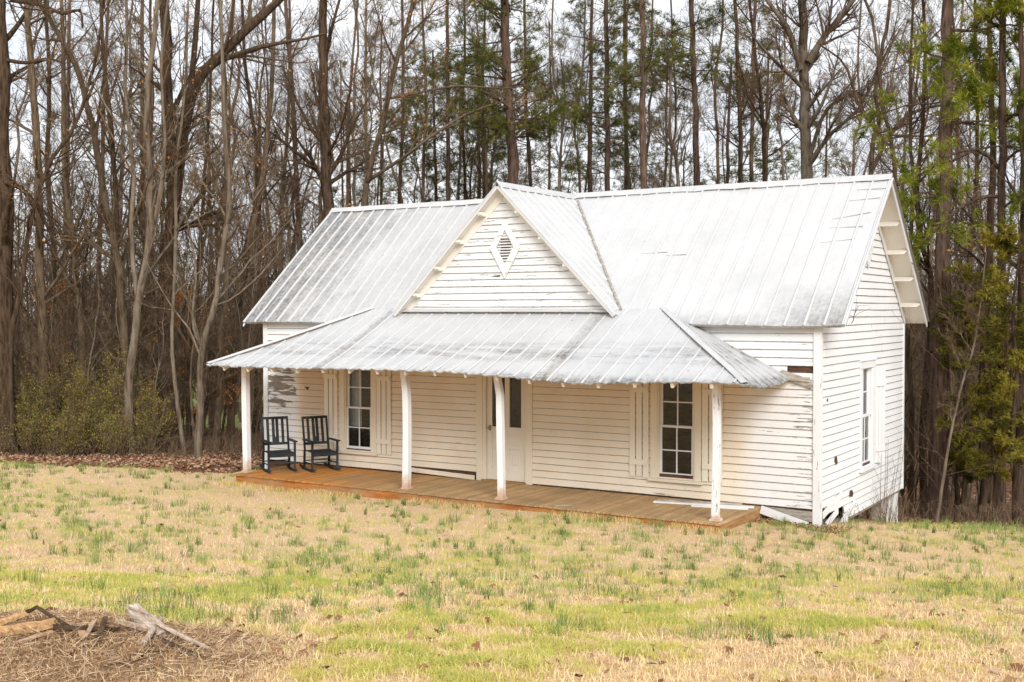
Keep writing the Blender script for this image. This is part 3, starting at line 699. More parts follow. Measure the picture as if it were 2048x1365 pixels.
# beam, rafters and rafter tails
MB().box((-11.15, -1.74, 2.13), (-.85, -1.60, 2.245)).build('porch_beam', M['ceil'], house)
MB().box((-11.15, -1.595, 2.15), (-11.03, -.0, 2.24)).build('porch_beam', M['ceil'], house)
MB().box((-.97, -1.595, 2.15), (-.85, -.03, 2.24)).build('porch_beam', M['ceil'], house)
for i in range(17):
    x = -11.05+i*.63
    kx = 1.
    if x < HLX: kx = (x-PXL)/(HLX-PXL)
    if x > HRX: kx = (PXR-x)/(PXR-HRX)
    a = porch_fn(np.array([[x, PY+.06, 2.14+.03]]))[0]-np.array((0, 0, .085)); b = np.array((x, PY+(PTY-PY)*kx-.06, 2.14+(PT-2.14)*kx-.13))
    if kx > .12: MB().bar(a, b, .045, .08).build('rafter', M['soffit'], house)
# ---- posts
def post(x, y, kink, mat, label, top=2.135, w=.12):
    mb = MB(); zs = [0.05, .4, 1.0, 1.5, 1.76, 1.95, top]; V = []
    for z in zs:
        t = z/top; dx = kink*max(0, (z-1.75)/(top-1.75))**1.2+.012*math.sin(z*2.1+x); ww = w/2*(1-.0*t)
        V += [(x+dx-ww, y-ww, z), (x+dx+ww, y-ww, z), (x+dx+ww, y+ww, z), (x+dx-ww, y+ww, z)]
    qs = [(0, 3, 2, 1), tuple(len(V)-4+i for i in range(4))]
    for k in range(len(zs)-1):
        for j in range(4): qs.append((k*4+j, k*4+(j+1) % 4, k*4+4+(j+1) % 4, k*4+4+j))
    p = mb.add(V, qs).build('porch_post', mat, house, label=label, bevel=.010)
    mb = MB(); mb.box((x-.083, y-.083, .001), (x+.083, y+.083, .03)); mb.box((x-.068, y-.068, .03), (x+.068, y+.068, .052)); mb.build('base_block', mat, p, bevel=.006)
post(-10.97, -1.60, -.01, M['post'], 'leftmost white porch post with orange stained foot', w=.122)
post(-6.98, -1.63, -.045, M['post'], 'second white porch post, kinked near its top', w=.122)
post(-4.93, -1.70, -.08, M['post'], 'third porch post bending in front of the door', w=.110)
post(-1.07, -1.66, -.01, M['postpeel'], 'rightmost porch post with flaking paint', w=.108)
# ---- porch floor
mb = MB(); x = -11.02; PD = -1.885
while x < -.93:
    w_ = .088; y0 = PD-rnd.uniform(0, .02); dz = rnd.uniform(-.003, .002)
    z_far = dz
    mb.box((x, y0, -.026+dz), (min(x+w_-.012, -.925), -.03, dz)); x += w_
floor_ = mb.build('porch_floor', M['deck'], house)
MB().box((-10.99, PD+.015, -.21), (-.95, PD+.05, -.03)).build('fascia', M['fascia'], floor_)
MB().prism([(-.955, PD+.05, -.03), (-.955, -.03, -.03), (-.955, -.03, -.22), (-.955, PD+.05, -.24)], (.035, 0, 0)).build('fascia', M['fascia2'], floor_)
MB().box((-10.99, PD+.05, -.21), (-10.955, -.03, -.03)).build('fascia', M['fascia'], floor_)
mb = MB()
for x in np.linspace(-10.6, -1.3, 9): mb.box((x, PD+.055, -.3), (x+.05, -.05, -.03))
mb.build('joists', M['sheath'], floor_)
# ---- windows
def window(x0, x1, z0, z1, pale_panel_l, lab, side=False):
    """double-hung two-by-four window; x0..x1,z0..z1 = outside of the casing"""
    def B(mb, a0, a1, d0, d1, b0, b1):    # along, outwards depth, height
        if side: mb.box((min(d0, d1), a0, b0), (max(d0, d1), a1, b1))
        else: mb.box((a0, -max(d0, d1), b0), (a1, -min(d0, d1), b1))
        return mb
    w = MB(); cw = .125
    B(w, x0, x0+cw, -.02, .040, z0+.03, z1-.13); B(w, x1-cw, x1, -.02, .040, z0+.03, z1-.13); B(w, x0-.02, x1+.02, -.02, .046, z1-.13, z1); B(w, x0-.04, x1+.04, .0, .065, z1, z1+.028)
    TR = M['trim'] if side else M['ptrim']; wo_ = w.build('window', TR, house, label=lab, bevel=.003)
    s = MB(); B(s, x0-.03, x1+.03, -.03, .085, z0-.02, z0+.028); s.build('sill', TR, wo_, bevel=.004)
    f = MB(); a0, a1 = x0+cw, x1-cw
    B(f, a0, a0+.03, -.075, .018, z0+.03, z1-.13); B(f, a1-.03, a1, -.075, .018, z0+.03, z1-.13); B(f, a0+.03, a1-.03, -.075, .018, z0+.03, z0+.055)
    f.build('frame', TR, wo_)
    zb, zm, zt = z0+.055, (z0+.11+z1-.13)/2-.02, z1-.13; g0, g1 = a0+.03, a1-.03; xm = (g0+g1)/2; st_ = .042
    for (b0, b1, dep, low) in ((zb, zm+.02, -.012, True), (zm-.01, zt, -.045, False)):
        q = MB(); bot = .075 if low else .035
        B(q, g0, g0+st_, dep-.03, dep, b0, b1); B(q, g1-st_, g1, dep-.03, dep, b0, b1); B(q, g0+st_, g1-st_, dep-.03, dep, b0, b0+bot); B(q, g0+st_, g1-st_, dep-.03, dep, b1-.035, b1)
        zc = (b0+bot+b1-.035)/2; B(q, xm-.0105, xm+.0105, dep-.026, dep-.003, b0+bot, b1-.035)
        B(q, g0+st_, xm-.0105, dep-.026, dep-.003, zc-.0105, zc+.0105); B(q, xm+.0105, g1-st_, dep-.026, dep-.003, zc-.0105, zc+.0105)
        q.build('sash', M['trim'], wo_)
        p = MB(); pa = [(g0+st_-.004, b0+bot-.004), (g1-st_+.004, b0+bot-.004), (g1-st_+.004, b1-.031), (g0+st_-.004, b1-.031)]
        p.add([((dep-.016), a_, b_) if side else (a_, -(dep-.016), b_) for a_, b_ in pa], [(0, 1, 2, 3)]); p.build('pane', M['glass'], wo_)
    if pale_panel_l:
        c = MB()
        a, b = (g0-.05, xm-.06) if pale_panel_l == 1 else (g0-.05, g1+.05)  # half-width panel is a painted sky reflection, the full one a curtain
        n = 10
        for k in range(n):
            u0 = a+(b-a)*k/n; u1 = a+(b-a)*(k+1)/n; d = -.17-.015*(k % 2); d2 = -.17-.015*((k+1) % 2)
            if side: c.add([(d, u0, z0+.1), (d2, u1, z0+.1), (d2, u1, zt), (d, u0, zt)], [(0, 1, 2, 3)])
            else: c.add([(u0, -d, z0+.52), (u1, -d2, z0+.52), (u1, -d2, zt), (u0, -d, zt)], [(0, 1, 2, 3)])
        c.build('curtain_sky_panel', M['curtain_sky_panel'], wo_)
    return wo_
window(-9.91, -8.95, .32, 2.2, 1, 'left porch window behind the rocking chairs with pale sky-reflection panel')
window(-2.93, -1.99, .29, 2.2, 0, 'right porch window with dark panes')
window(2.31, 3.24, .36, 2.30, 2, 'narrow looking window in the right end wall', side=True)
# ---- shutters
def shutter(x0, x1, z0, z1, lab, side=False, ajar=0.):
    mb = MB(); n = 3; g = .024; w_ = (x1-x0-g*(n-1))/n
    def B(a0, a1, d0, d1, b0, b1):
        if side:
            # hinged at x0, standing slightly open
            lo = np.array([(d0, a0, b0), (d1, a0, b0), (d1, a1, b0), (d0, a1, b0), (d0, a0, b1), (d1, a0, b1), (d1, a1, b1), (d0, a1, b1)], float)
            lo[:, 0] += (lo[:, 1]-x0)*ajar
            mb.add(lo, [(0, 3, 2, 1), (4, 5, 6, 7), (0, 1, 5, 4), (1, 2, 6, 5), (2, 3, 7, 6), (3, 0, 4, 7)])
        else: mb.box((a0, -d1, b0), (a1, -d0, b1))
    for k in range(n): B(x0+k*(w_+g), x0+k*(w_+g)+w_, .034, .052, z0+rnd.uniform(-.01, .01), z1)
    for zz_ in (z0+.21, z1-.33): B(x0+.006, x1-.01, .0525, .072, zz_, zz_+.095)
    mb.build('shutter', M['trim'] if side else M['shutter'], house, label=lab, bevel=0)
shutter(-10.30, -9.95, .36, 2.14, 'board shutter left of the left porch window')
shutter(-8.93, -8.57, .34, 2.14, 'board shutter right of the left porch window')
shutter(-3.32, -2.96, .32, 2.12, 'board shutter left of the right porch window')
shutter(-1.97, -1.61, .33, 2.12, 'board shutter behind the rightmost porch post')
shutter(3.26, 3.62, .40, 2.14, 'shutter hanging ajar on the right end wall', side=True, ajar=.22)
# ---- door
mb = MB(); mb.box((-6.54, -.045, -.0), (-6.40, .02, 2.2)); mb.box((-5.44, -.045, -.0), (-5.31, .02, 2.2)); mb.box((-6.40, -.045, 2.1), (-5.44, .02, 2.2))
mb.box((-6.40, -.03, 0), (-6.335, .07, 2.1)); mb.box((-5.475, -.03, 0), (-5.44, .07, 2.1))
dfr = mb.build('door_frame', M['ptrim'], house, bevel=.003)
MB().box((-6.40, -.09, .001), (-5.44, .04, .028)).build('threshold', M['fascia2'], dfr)
mb = MB(); dy0, dy1 = .015, .05; a, b = -6.33, -5.478
mb.box((a, dy0, .03), (a+.11, dy1, 2.08)); mb.box((b-.10, dy0, .03), (b, dy1, 2.08)); c = (a+b)/2+.02
mb.box((a+.11, dy0, .03), (b-.10, dy1, .24)); mb.box((a+.11, dy0, .90), (b-.10, dy1, 1.03)); mb.box((a+.11, dy0, .62), (b-.10, dy1, .70)); mb.box((a+.11, dy0, 1.98), (b-.10, dy1, 2.08))
mb.box((c-.05, dy0, 1.03), (c+.05, dy1, 1.98)); mb.box((c-.05, dy0, .24), (c+.05, dy1, .62))
mb.box((a+.11, dy0+.015, .24), (b-.10, dy1-.006, .90))
mb.box((a+.20, dy0+.003, .33), (c-.11, dy0+.02, .54)); mb.box((c+.11, dy0+.003, .33), (b-.17, dy0+.02, .54))
door = mb.build('door', M['door'], house, label='white panelled front door with two tall dark panes', bevel=.003)
for p0, p1 in ((a+.11, c-.05), (c+.05, b-.10)): MB().add([(p0, dy0+.018, 1.03), (p1, dy0+.018, 1.03), (p1, dy0+.018, 1.98), (p0, dy0+.018, 1.98)], [(0, 1, 2, 3)]).build('pane', M['glass'], door)
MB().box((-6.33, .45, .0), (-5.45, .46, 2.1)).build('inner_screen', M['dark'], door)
def uvs(c, r, n=10, m=7):
    V = [(c[0]+r*math.sin(math.pi*j/m)*math.cos(2*math.pi*i/n), c[1]+r*math.sin(math.pi*j/m)*math.sin(2*math.pi*i/n), c[2]+r*math.cos(math.pi*j/m)) for j in range(m+1) for i in range(n)]
    return V, [(j*n+i, j*n+(i+1) % n, (j+1)*n+(i+1) % n, (j+1)*n+i) for j in range(m) for i in range(n)]
V, Q = uvs((-6.262, -.025, 1.0), .03); kb = MB().add(V, Q); kb.box((-6.285, .006, .95), (-6.24, .0148, 1.05)); kb.box((-6.267, -.02, .995), (-6.257, .0145, 1.005)); kb.build('knob', M['brass'], door, smooth=False)
# ---- diamond vents
def diamond(cx, z0, zc, z1, hw, side=False):
    f = MB(); bw = .30
    out = [(0, z1), (hw, zc), (0, z0), (-hw, zc)]; inn = [(0, z1-.20), (hw-.145, zc), (0, z0+.26), (-hw+.145, zc)]
    def pt(a, b, d): return (d, cx+a, b) if side else (cx+a, -d, b)
    for k in range(4):
        o0, o1, i0, i1 = out[k], out[(k+1) % 4], inn[k], inn[(k+1) % 4]
        P = [pt(*p, .034) for p in (o0, o1, i1, i0)]; f.prism(P, (.022, 0, 0) if side else (0, -.022, 0))
    v = f.build('vent', M['gable'], house, label='diamond shaped louvred vent in the '+('right end wall' if side else 'front gable'))
    s = MB(); z = inn[2][1]+.03
    while z < inn[0][1]-.03:
        t = (z-inn[2][1])/(zc-inn[2][1]) if z < zc else (inn[0][1]-z)/(inn[0][1]-zc)
        w_ = (hw-.145)*t
        if side: s.bar((.018, cx-w_, z), (.018, cx+w_, z), .04, .012, up=(.6, 0, 1))
        else: s.bar((cx-w_, -.024, z), (cx+w_, -.024, z), .052, .010, up=(0, -.6, 1))
        z += .052
    s.build('slats', M['gable'], v)
    MB().prism([pt(*p, .004) for p in inn], (.003, 0, 0) if side else (0, -.003, 0)).build('backing', M['sheath'], v)
diamond(GX+.05, 3.80, 4.38, 4.90, .335)
diamond(HD/2, 3.95, 4.33, 4.70, .28, side=True)
# ---- damage
def plank(name, a, b, w_, t_, mat, parent=house, up=(0, 0, 1), label=None):
    return MB().bar(a, b, w_, t_, up=up).build(name, mat, parent, label=label)
plank('loose_board', (.035, .12, -.09), (.045, 1.15, .12), .012, .12, M['side'], label='tilted broken clapboard near the bottom of the corner')
plank('loose_board', (.03, .30, -.28), (.04, .95, -.12), .012, .115, M['side'])
plank('loose_board', (.03, 1.08, -.40), (.035, 2.0, -.14), .012, .12, M['side'])
plank('loose_board', (.03, 1.25, -.50), (.03, 1.62, -.37), .012, .10, M['side'])
plank('loose_board', (-8.09, -.05, .085), (-6.56, -.075, .045), .012, .085, M['front'], label='sagging bottom clapboard left of the door')
plank('sill_beam', (-.93, -.01, -.08), (-.09, -.01, -.10), .06, .16, M['greyw'])
plank('broken_eave_board', (-.62, -.06, 2.19), (-.09, -.05, 2.02), .02, .13, M['greyw'], label='splintered grey board end beside the corner')
plank('broken_eave_board', (-.55, -.09, 2.12), (-.13, -.07, 2.10), .02, .07, M['greyw'])
def patch(cy_, cz_, r, seed):
    rr = random.Random(seed); P = []
    for k in range(9):
        an = -2*math.pi*k/9; q = r*rr.uniform(.6, 1.2); P.append((.031, cy_+q*math.cos(an)*1.0, cz_+q*math.sin(an)*.8))
    MB().prism(P, (.004, 0, 0)).build('bare_wood_patch', M['sheath'], house)
for p in ((.85, .72, .09, 1), (1.76, .04, .10, 2), (2.95, 1.3, .03, 3), (.35, 1.75, .035, 4)): patch(*p)
MB().prism([(-10.86, -.031, 1.62), (-10.72, -.031, 1.61), (-10.77, -.031, 1.55)], (0, -.004, 0)).build('bare_wood_patch', M['sheath'], house)
MB().prism([(-6.22, -.031, 3.845), (-6.0, -.031, 3.87), (-6.02, -.031, 3.835)], (0, -.004, 0)).build('bare_wood_patch', M['sheath'], house)
# ---- foundation
for (x, y, zt, w_, m_) in ((-.16, 5.2, -.36, .26, M['side']), (-.3, 4.75, -.36, .16, M['greyw']), (-4, 5.2, -.3, .3, M['greyw']), (-8, 5.2, -.3, .3, M['greyw']), (-11.8, 5.2, -.3, .3, M['greyw']), (-11.8, 2.6, -.3, .25, M['greyw'])):
    z_ = gz(x, y); MB().box((x-w_/2, y-w_/2, z_-.12), (x+w_/2, y+w_/2, zt+.02)).build('foundation_pier', m_, house)
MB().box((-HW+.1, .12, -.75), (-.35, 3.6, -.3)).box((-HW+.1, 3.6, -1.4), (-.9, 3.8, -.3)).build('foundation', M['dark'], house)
MB().box((-.13, 1.2, -.42), (-.02, HD-.02, -.345)).build('floor_beam', M['greyw'], house)

# ------------------------------------------------------------------ rocking chairs
def rocker(loc, deg, label):
    t = empty('rocking_chair', loc, label, 'chair', 'rocking chairs on the porch', math.radians(deg)); t.scale = (.97, .97, .94); m = M['chair']; L = dict(local=True, bevel=.004)
    w = .27
    s = MB(); [s.box((-w+.01, -.26+k*.085, .405), (w-.01, -.26+k*.085+.077, .42)) for k in range(6)]; s.build('seat', m, t, **L)
    MB().box((-w+.02, -.275, .33), (w-.02, -.255, .41)).build('apron', m, t, **L)
    for sx in (-1, 1):
        MB().bar((sx*w, -.25, .05), (sx*w, -.25, .635), .042, .042, up=(0, 1, 0)).build('leg', m, t, **L)
        MB().bar((sx*w, .23, .05), (sx*w, .21, .42), .042, .042, up=(0, 1, 0)).build('leg', m, t, **L)
        MB().box((sx*w-.045, -.33, .635), (sx*w+.045, .24, .66)).build('arm', m, t, **L)
        r = MB(); n = 12; prev = None
        for k in range(n+1):
            a = -.42+.92*k/n; z = .026+.22*(a-.0)**2
            if prev: r.bar(prev, (sx*w, a, z), .03, .045)
            prev = (sx*w, a, z)
        r.build('rocker', m, t, local=True)
        MB().bar((sx*w, -.25, .17), (sx*w, .22, .17), .022, .022).build('stretcher', m, t, **L)
    for y_ in (-.25, .22): MB().bar((-w, y_, .20), (w, y_, .20), .022, .022).build('stretcher', m, t, **L)
    bk = MB(); tp = lambda z: .22+.13*(z-.42)/.68
    for sx in (-1, 1): bk.bar((sx*(w-.01), tp(.42), .42), (sx*(w-.01), tp(1.10), 1.10), .04, .032, up=(0, 1, 0))
    bk.bar((-w-.01, tp(1.11), 1.105), (w+.01, tp(1.11), 1.105), .03, .055); bk.bar((-w+.01, tp(.56), .56), (w-.01, tp(.56), .56), .022, .055)
    back = bk.build('backrest', m, t, **L)
    for x_, ww in ((-.155, .058), (-.04, .062), (.04, .062), (.155, .058)):
        MB().bar((x_, tp(.58), .58), (x_, tp(1.085), 1.085), ww, .012, up=(0, 1, 0)).build('slat', m, back, **L)
    MB().bar((0, tp(.58)+.002, .58), (0, tp(.70), .70), .07, .012, up=(0, 1, 0)).build('slat', m, back, **L)
    return t
rocker((-10.56, -1.12, .0), 57, 'left black rocking chair on the porch, nearest the end post')
rocker((-9.94, -.58, .0), 62, 'right black rocking chair on the porch, beside the window shutter')

# ------------------------------------------------------------------ boards and sticks lying about
def board_thing(name, a, b, w_, t_, mat, label, cat='board', group=None, up=(0, 0, 1)):
    o = MB().bar(a, b, w_, t_, up=up).build(name, mat, None); return tag(o, label, cat, group)
board_thing('board', (-2.60, -.60, .012), (-.98, -.26, .012), .11, .022, M['trim'], 'long white board lying on the porch floor below the right window', group='loose boards at the porch end')
board_thing('board', (-2.55, -.53, .036), (-1.2, -.22, .038), .10, .022, M['greyw'], 'grey weathered board resting on a white board on the porch', group='loose boards at the porch end')
board_thing('board', (-1.9, -.66, .011), (-1.0, -.47, .011), .06, .02, M['trim'], 'short narrow white strip of wood on the porch by the right post', group='loose boards at the porch end')
board_thing('fallen_board', (-.90, -.16, -.03), (-.14, -.12, -.24), .02, .13, M['trim'], 'white board leaning on the ground between porch end and corner', group='loose boards at the porch end')
board_thing('stick', (-3.85, -1.78, .009), (-3.55, -1.66, .009), .03, .016, M['greyw'], 'short pale stick lying on the porch floor near the edge', 'stick')
# ------------------------------------------------------------------ vegetation tools
def unit(v): return v/np.maximum(np.linalg.norm(v, axis=-1, keepdims=True), 1e-9)
def resample(pts, n):
    P = np.array(pts, float)
    if len(P) < 3: t = np.linspace(0, 1, n)[:, None]; return P[0]*(1-t)+P[-1]*t
    Q = np.vstack([2*P[0]-P[1], P, 2*P[-1]-P[-2]]); out = []
    seg = np.linspace(0, len(P)-1-1e-6, n)
    for s in seg:
        i = int(s); t = s-i; a, b, c, d = Q[i:i+4]
        out.append(.5*((2*b)+(-a+c)*t+(2*a-5*b+4*c-d)*t*t+(-a+3*b-3*c+d)*t**3))
    return np.array(out)
def grow(P, R, nc, t0, t1, len_, ang, N, wander, up, rs, g, rmin=.003, lenabs=None, tip=.3):
    """children curves on parents P (T,N0,3), R (T,N0)"""
    T, N0 = R.shape; t = g.uniform(t0, t1, (T, nc)); f = t*(N0-1); i = np.minimum(f.astype(int), N0-2); w = f-i; ar = np.arange(T)[:, None]
    S = P[ar, i]*(1-w[..., None])+P[ar, i+1]*w[..., None]; tan = unit(P[ar, i+1]-P[ar, i]); r0 = R[ar, i]*(1-w)+R[ar, i+1]*w
    L = np.linalg.norm(np.diff(P, axis=1), axis=2).sum(1)[:, None]
    ln = (lenabs[0]+(lenabs[1]-lenabs[0])*g.random((T, nc)) if lenabs is not None else L*g.uniform(len_[0], len_[1], (T, nc)))*(1-.45*(t-t0)/(max(t1-t0, 1e-6)))
    perp = unit(np.cross(tan, g.normal(size=(T, nc, 3)))); a = np.radians(g.uniform(ang[0], ang[1], (T, nc)))[..., None]
    d = unit(tan*np.cos(a)+perp*np.sin(a)); K = T*nc; d = d.reshape(K, 3); p = S.reshape(K, 3); st = (ln.reshape(K)/(N-1))[:, None]
    out = [p]; bend = g.normal(size=(K, 3))*wander*.5
    for k in range(N-1):
        p = p+d*st; out.append(p); d = unit(d+g.normal(size=(K, 3))*wander+bend*.4+np.array([0, 0, up]))
    r = np.maximum(r0.reshape(K)*g.uniform(rs[0], rs[1], K), rmin); tt = np.linspace(0, 1, N)[None]
    return np.stack(out, 1), np.maximum(r[:, None]*(1-(1-tip)*tt), rmin*.6)
def tubes(P, R, k):
    """V, F of a batch of tubes"""
    T, N = R.shape; tan = unit(np.gradient(P, axis=1)); ref = np.where(np.abs(tan[:, :1, 2:3]) > .8, np.array([1., .1, 0]), np.array([0., .1, 1.]))
    n1 = unit(ref-(ref*tan).sum(-1, keepdims=True)*tan); b = np.cross(tan, n1)
    a = np.arange(k)*2*math.pi/k; V = P[:, :, None]+R[:, :, None, None]*(n1[:, :, None]*np.cos(a)[:, None]+b[:, :, None]*np.sin(a)[:, None])
    base = (np.arange(T)[:, None, None]*N+np.arange(N-1)[None, :, None])*k; j = np.arange(k)[None, None]; j2 = (j+1) % k
    F = np.stack([base+j, base+j2, base+k+j2, base+k+j], -1).reshape(-1, 4)
    return V.reshape(-1, 3), F
class VB:
    def __init__(s): s.V = []; s.F = []; s.T = []; s.n = 0
    def add(s, V, F, tint=None):
        s.V.append(V); s.F.append(F+s.n); s.n += len(V)
        if tint is not None: s.T.append(tint)
        return s
    def tubes(s, P, R, k): return s.add(*tubes(P, R, k))
    def build(s, name, mat, parent=None, smooth=True):
        F = {}
        for f in s.F: F.setdefault(f.shape[1], []).append(f)
        return mk(name, np.vstack(s.V), [np.vstack(v) for v in F.values()], mat, parent, smooth, tint=np.concatenate(s.T) if s.T else None)
def blades(C, D, k, length, width, g, spread=.9, tint=None, keep=.6):
    """k thin triangles at each centre C pointing about D"""
    n = len(C); c = np.repeat(C, k, 0); d = unit(np.repeat(unit(D), k, 0)*keep+g.normal(size=(n*k, 3))*spread*.6)
    L = length*g.uniform(.7, 1.2, (n*k, 1)); s = unit(np.cross(d, g.normal(size=(n*k, 3))))*width/2
    V = np.stack([c-s, c+s, c+d*L], 1).reshape(-1, 3); F = np.arange(n*k*3).reshape(-1, 3)
    t = np.repeat(g.random(n) if tint is None else tint, k)+g.normal(size=n*k)*.12
    return V, F, np.repeat(np.clip(t, 0, 1), 3)
def leaves(C, size, g, tint=None, flat=0.):
    """quads of random orientation at C"""
    n = len(C); a = g.normal(size=(n, 3)); a[:, 2] *= (1-flat); a = unit(a); b = g.normal(size=(n, 3)); b[:, 2] *= (1-flat); b = unit(np.cross(a, np.cross(a, b))); s = size*g.uniform(.55, 1.25, (n, 1))
    V = np.stack([C-a*s*.5, C+b*s*.32, C+a*s*.5, C-b*s*.32], 1).reshape(-1, 3)
    t = g.random(n) if tint is None else tint
    return V, np.arange(n*4).reshape(-1, 4), np.repeat(np.clip(t, 0, 1), 4)
def cond(P, R, keep): return P[keep], R[keep]
def trunk_curve(pix, d, wpx, drift=0., n=26, base_flare=1.25, rtop=.35, g=rng):
    """pixels of the photograph (foot first) at a depth d -> curve standing on the ground"""
    foot = at(pix[0][0], 700, d); foot[2] = gz(foot[0], foot[1])-.15
    pts = [foot]+[at(px, py, d+drift*(k+1)/len(pix)) for k, (px, py) in enumerate(pix[1:])]
    P = resample(pts, n); r0 = wpx/2/FPX*d
    seg = np.linalg.norm(np.diff(P, axis=0), axis=1); s = np.concatenate([[0], np.cumsum(seg)]); s /= s[-1]
    R = r0*(1-(1-rtop)*s)*(1+(base_flare-1)*np.exp(-s*18))
    P = P+np.concatenate([[[0, 0, 0]], g.normal(size=(n-1, 3))*np.array([1, 1, .3])*r0*.12])
    return P[None], R[None]
def bare_tree(pix, d, wpx, label, bark='bark_grey', n1=16, t0=.22, limbs=(), name='bare_tree', group='bare trees at the edge of the woods', seed=0, len1=(1.6, 4.2), up=.06, ang=(25, 60), leafy=0, parts=True, curve=None, twig='twig', det=1.):
    g = np.random.default_rng(1000+seed); P, R = curve if curve else trunk_curve(pix, d, wpx, drift=g.uniform(-.8, .8), g=g)
    f = P[0, 0]; t = empty(name, (f[0], f[1], f[2]+.15), label, 'tree', group)
    tb = VB(); tb.tubes(P, R, 9)
    cp, cR = grow(P, R, n1, t0, .97, None, ang, 9, .10, up, (.3, .62), g, .010, lenabs=len1, tip=.18)
    LP, LR = [cp], [cR]
    for (lp, lw) in limbs:
        q = resample([at(a, b, d+(g.uniform(-.5, .5) if k else 0)) for k, (a, b) in enumerate(lp)], 9)[None]; r = lw/2/FPX*d*np.linspace(1, .45, 9)[None]
        LP.append(q); LR.append(r); tb.tubes(q, r, 7)
    P1 = np.vstack(LP); R1 = np.vstack(LR)
    tb.tubes(cp, cR, 5)
    tb.build('trunk', M[bark], t)
    cb = VB(); P2, R2 = grow(P1, R1, int(8*det), .12, .98, (.28, .62), (20, 55), 6, .12, up*1.3, (.4, .65), g, .007)
    P3, R3 = grow(P2, R2, int(6*det), .15, .98, (.35, .7), (20, 50), 5, .13, up, (.5, .7), g, .0045)
    P4, R4 = grow(P3, R3, 4, .2, .98, (.4, .9), (20, 50), 4, .12, up, (.6, .8), g, .0030)
    # small side shoots straight from the trunk
    Ps, Rs = grow(P, R, int(22*det), .10, .95, None, (35, 80), 7, .14, .09, (.06, .16), g, .006, lenabs=(.6, 2.6)); Pq, Rq = grow(Ps, Rs, 6, .2, .95, (.3, .6), (25, 55), 4, .12, .05, (.5, .7), g, .004)
    cb.tubes(P2, R2, 4).tubes(P3, R3, 3).tubes(P4, R4, 3).tubes(Ps, Rs, 3).tubes(Pq, Rq, 3)
    cb.build('crown', M[twig], t)
    if leafy:
        pts = P4[:, -1]; k = g.random(len(pts)) < leafy; V, F, T = leaves(pts[k]+g.normal(size=(k.sum(), 3))*.04, .085, g); VB().add(V, F, T).build('dead_leaves', M['rust'], t, False)
    return t
def pine_tree(pix, d, wpx, label, seed, t0=.38, nb=56, lb=(1.2, 3.0), mat='needle', bark='bark_pine', nl=.20, nw=.014, k=11, group='pine trees behind the house', limbs=(), sub=8, tufts=4, dense=1., curve=None):
    g = np.random.default_rng(3000+seed); P, R = curve if curve else trunk_curve(pix, d, wpx, drift=g.uniform(-.5, .5), rtop=.4, g=g)
    f = P[0, 0]; t = empty('pine_tree', (f[0], f[1], f[2]+.15), label, 'tree', group)
    tb = VB(); tb.tubes(P, R, 10)
    B, BR = grow(P, R, nb, t0, .985, None, (60, 100), 8, .09, .02, (.16, .28), g, .012, lenabs=lb)
    D, DR = grow(P, R, 12, .12, t0+.05, None, (65, 105), 6, .10, -.01, (.08, .16), g, .010, lenabs=(.4, 1.8))   # dead stubs
    LP = [B]; LR = [BR]
    for (lp, lw, dd) in limbs:
        q = resample([at(a, b, d+dd*kk/(len(lp)-1)) for kk, (a, b) in enumerate(lp)], 8)[None]; r = lw/2/FPX*d*np.linspace(1, .35, 8)[None]; LP.append(q); LR.append(r); tb.tubes(q, r, 6)
    tb.tubes(B, BR, 5).tubes(D, DR, 4)
    B = np.vstack(LP); BR = np.vstack(LR)
    S, SR = grow(B, BR, sub, .30, 1., (.18, .45), (25, 65), 5, .12, .05, (.4, .6), g, .006)
    tb.tubes(S, SR, 3); tb.build('trunk', M[bark], t)
    # tufts along the outer half of every branchlet
    n = len(S); tt = g.uniform(.35, 1., (n, tufts)); fi = tt*4; i = np.minimum(fi.astype(int), 3); w = (fi-i)[..., None]; ar = np.arange(n)[:, None]
    C = (S[ar, i]*(1-w)+S[ar, i+1]*w).reshape(-1, 3)+g.normal(size=(n*tufts, 3))*.05; Dd = unit(S[ar, i+1]-S[ar, i]).reshape(-1, 3)+np.array([0, 0, .25])
    tint = np.repeat(g.random(n), tufts)*.6+g.random(n*tufts)*.4
    V, F, T = blades(C, Dd, k, nl, nw, g, tint=tint); VB().add(V, F, T).build('crown', M[mat], t, False)
    return t
def copy_tree(o, loc, rz, sc, label=None, group=None):
    c = o.copy(); COL.objects.link(c); c.location = loc; c.rotation_euler = (0, 0, rz); c.scale = (sc, sc, sc)
    if label: c['label'] = label
    if group: c['group'] = group
    for ch in list(o.children):
        k = ch.copy(); COL.objects.link(k); k.parent = c
    return c
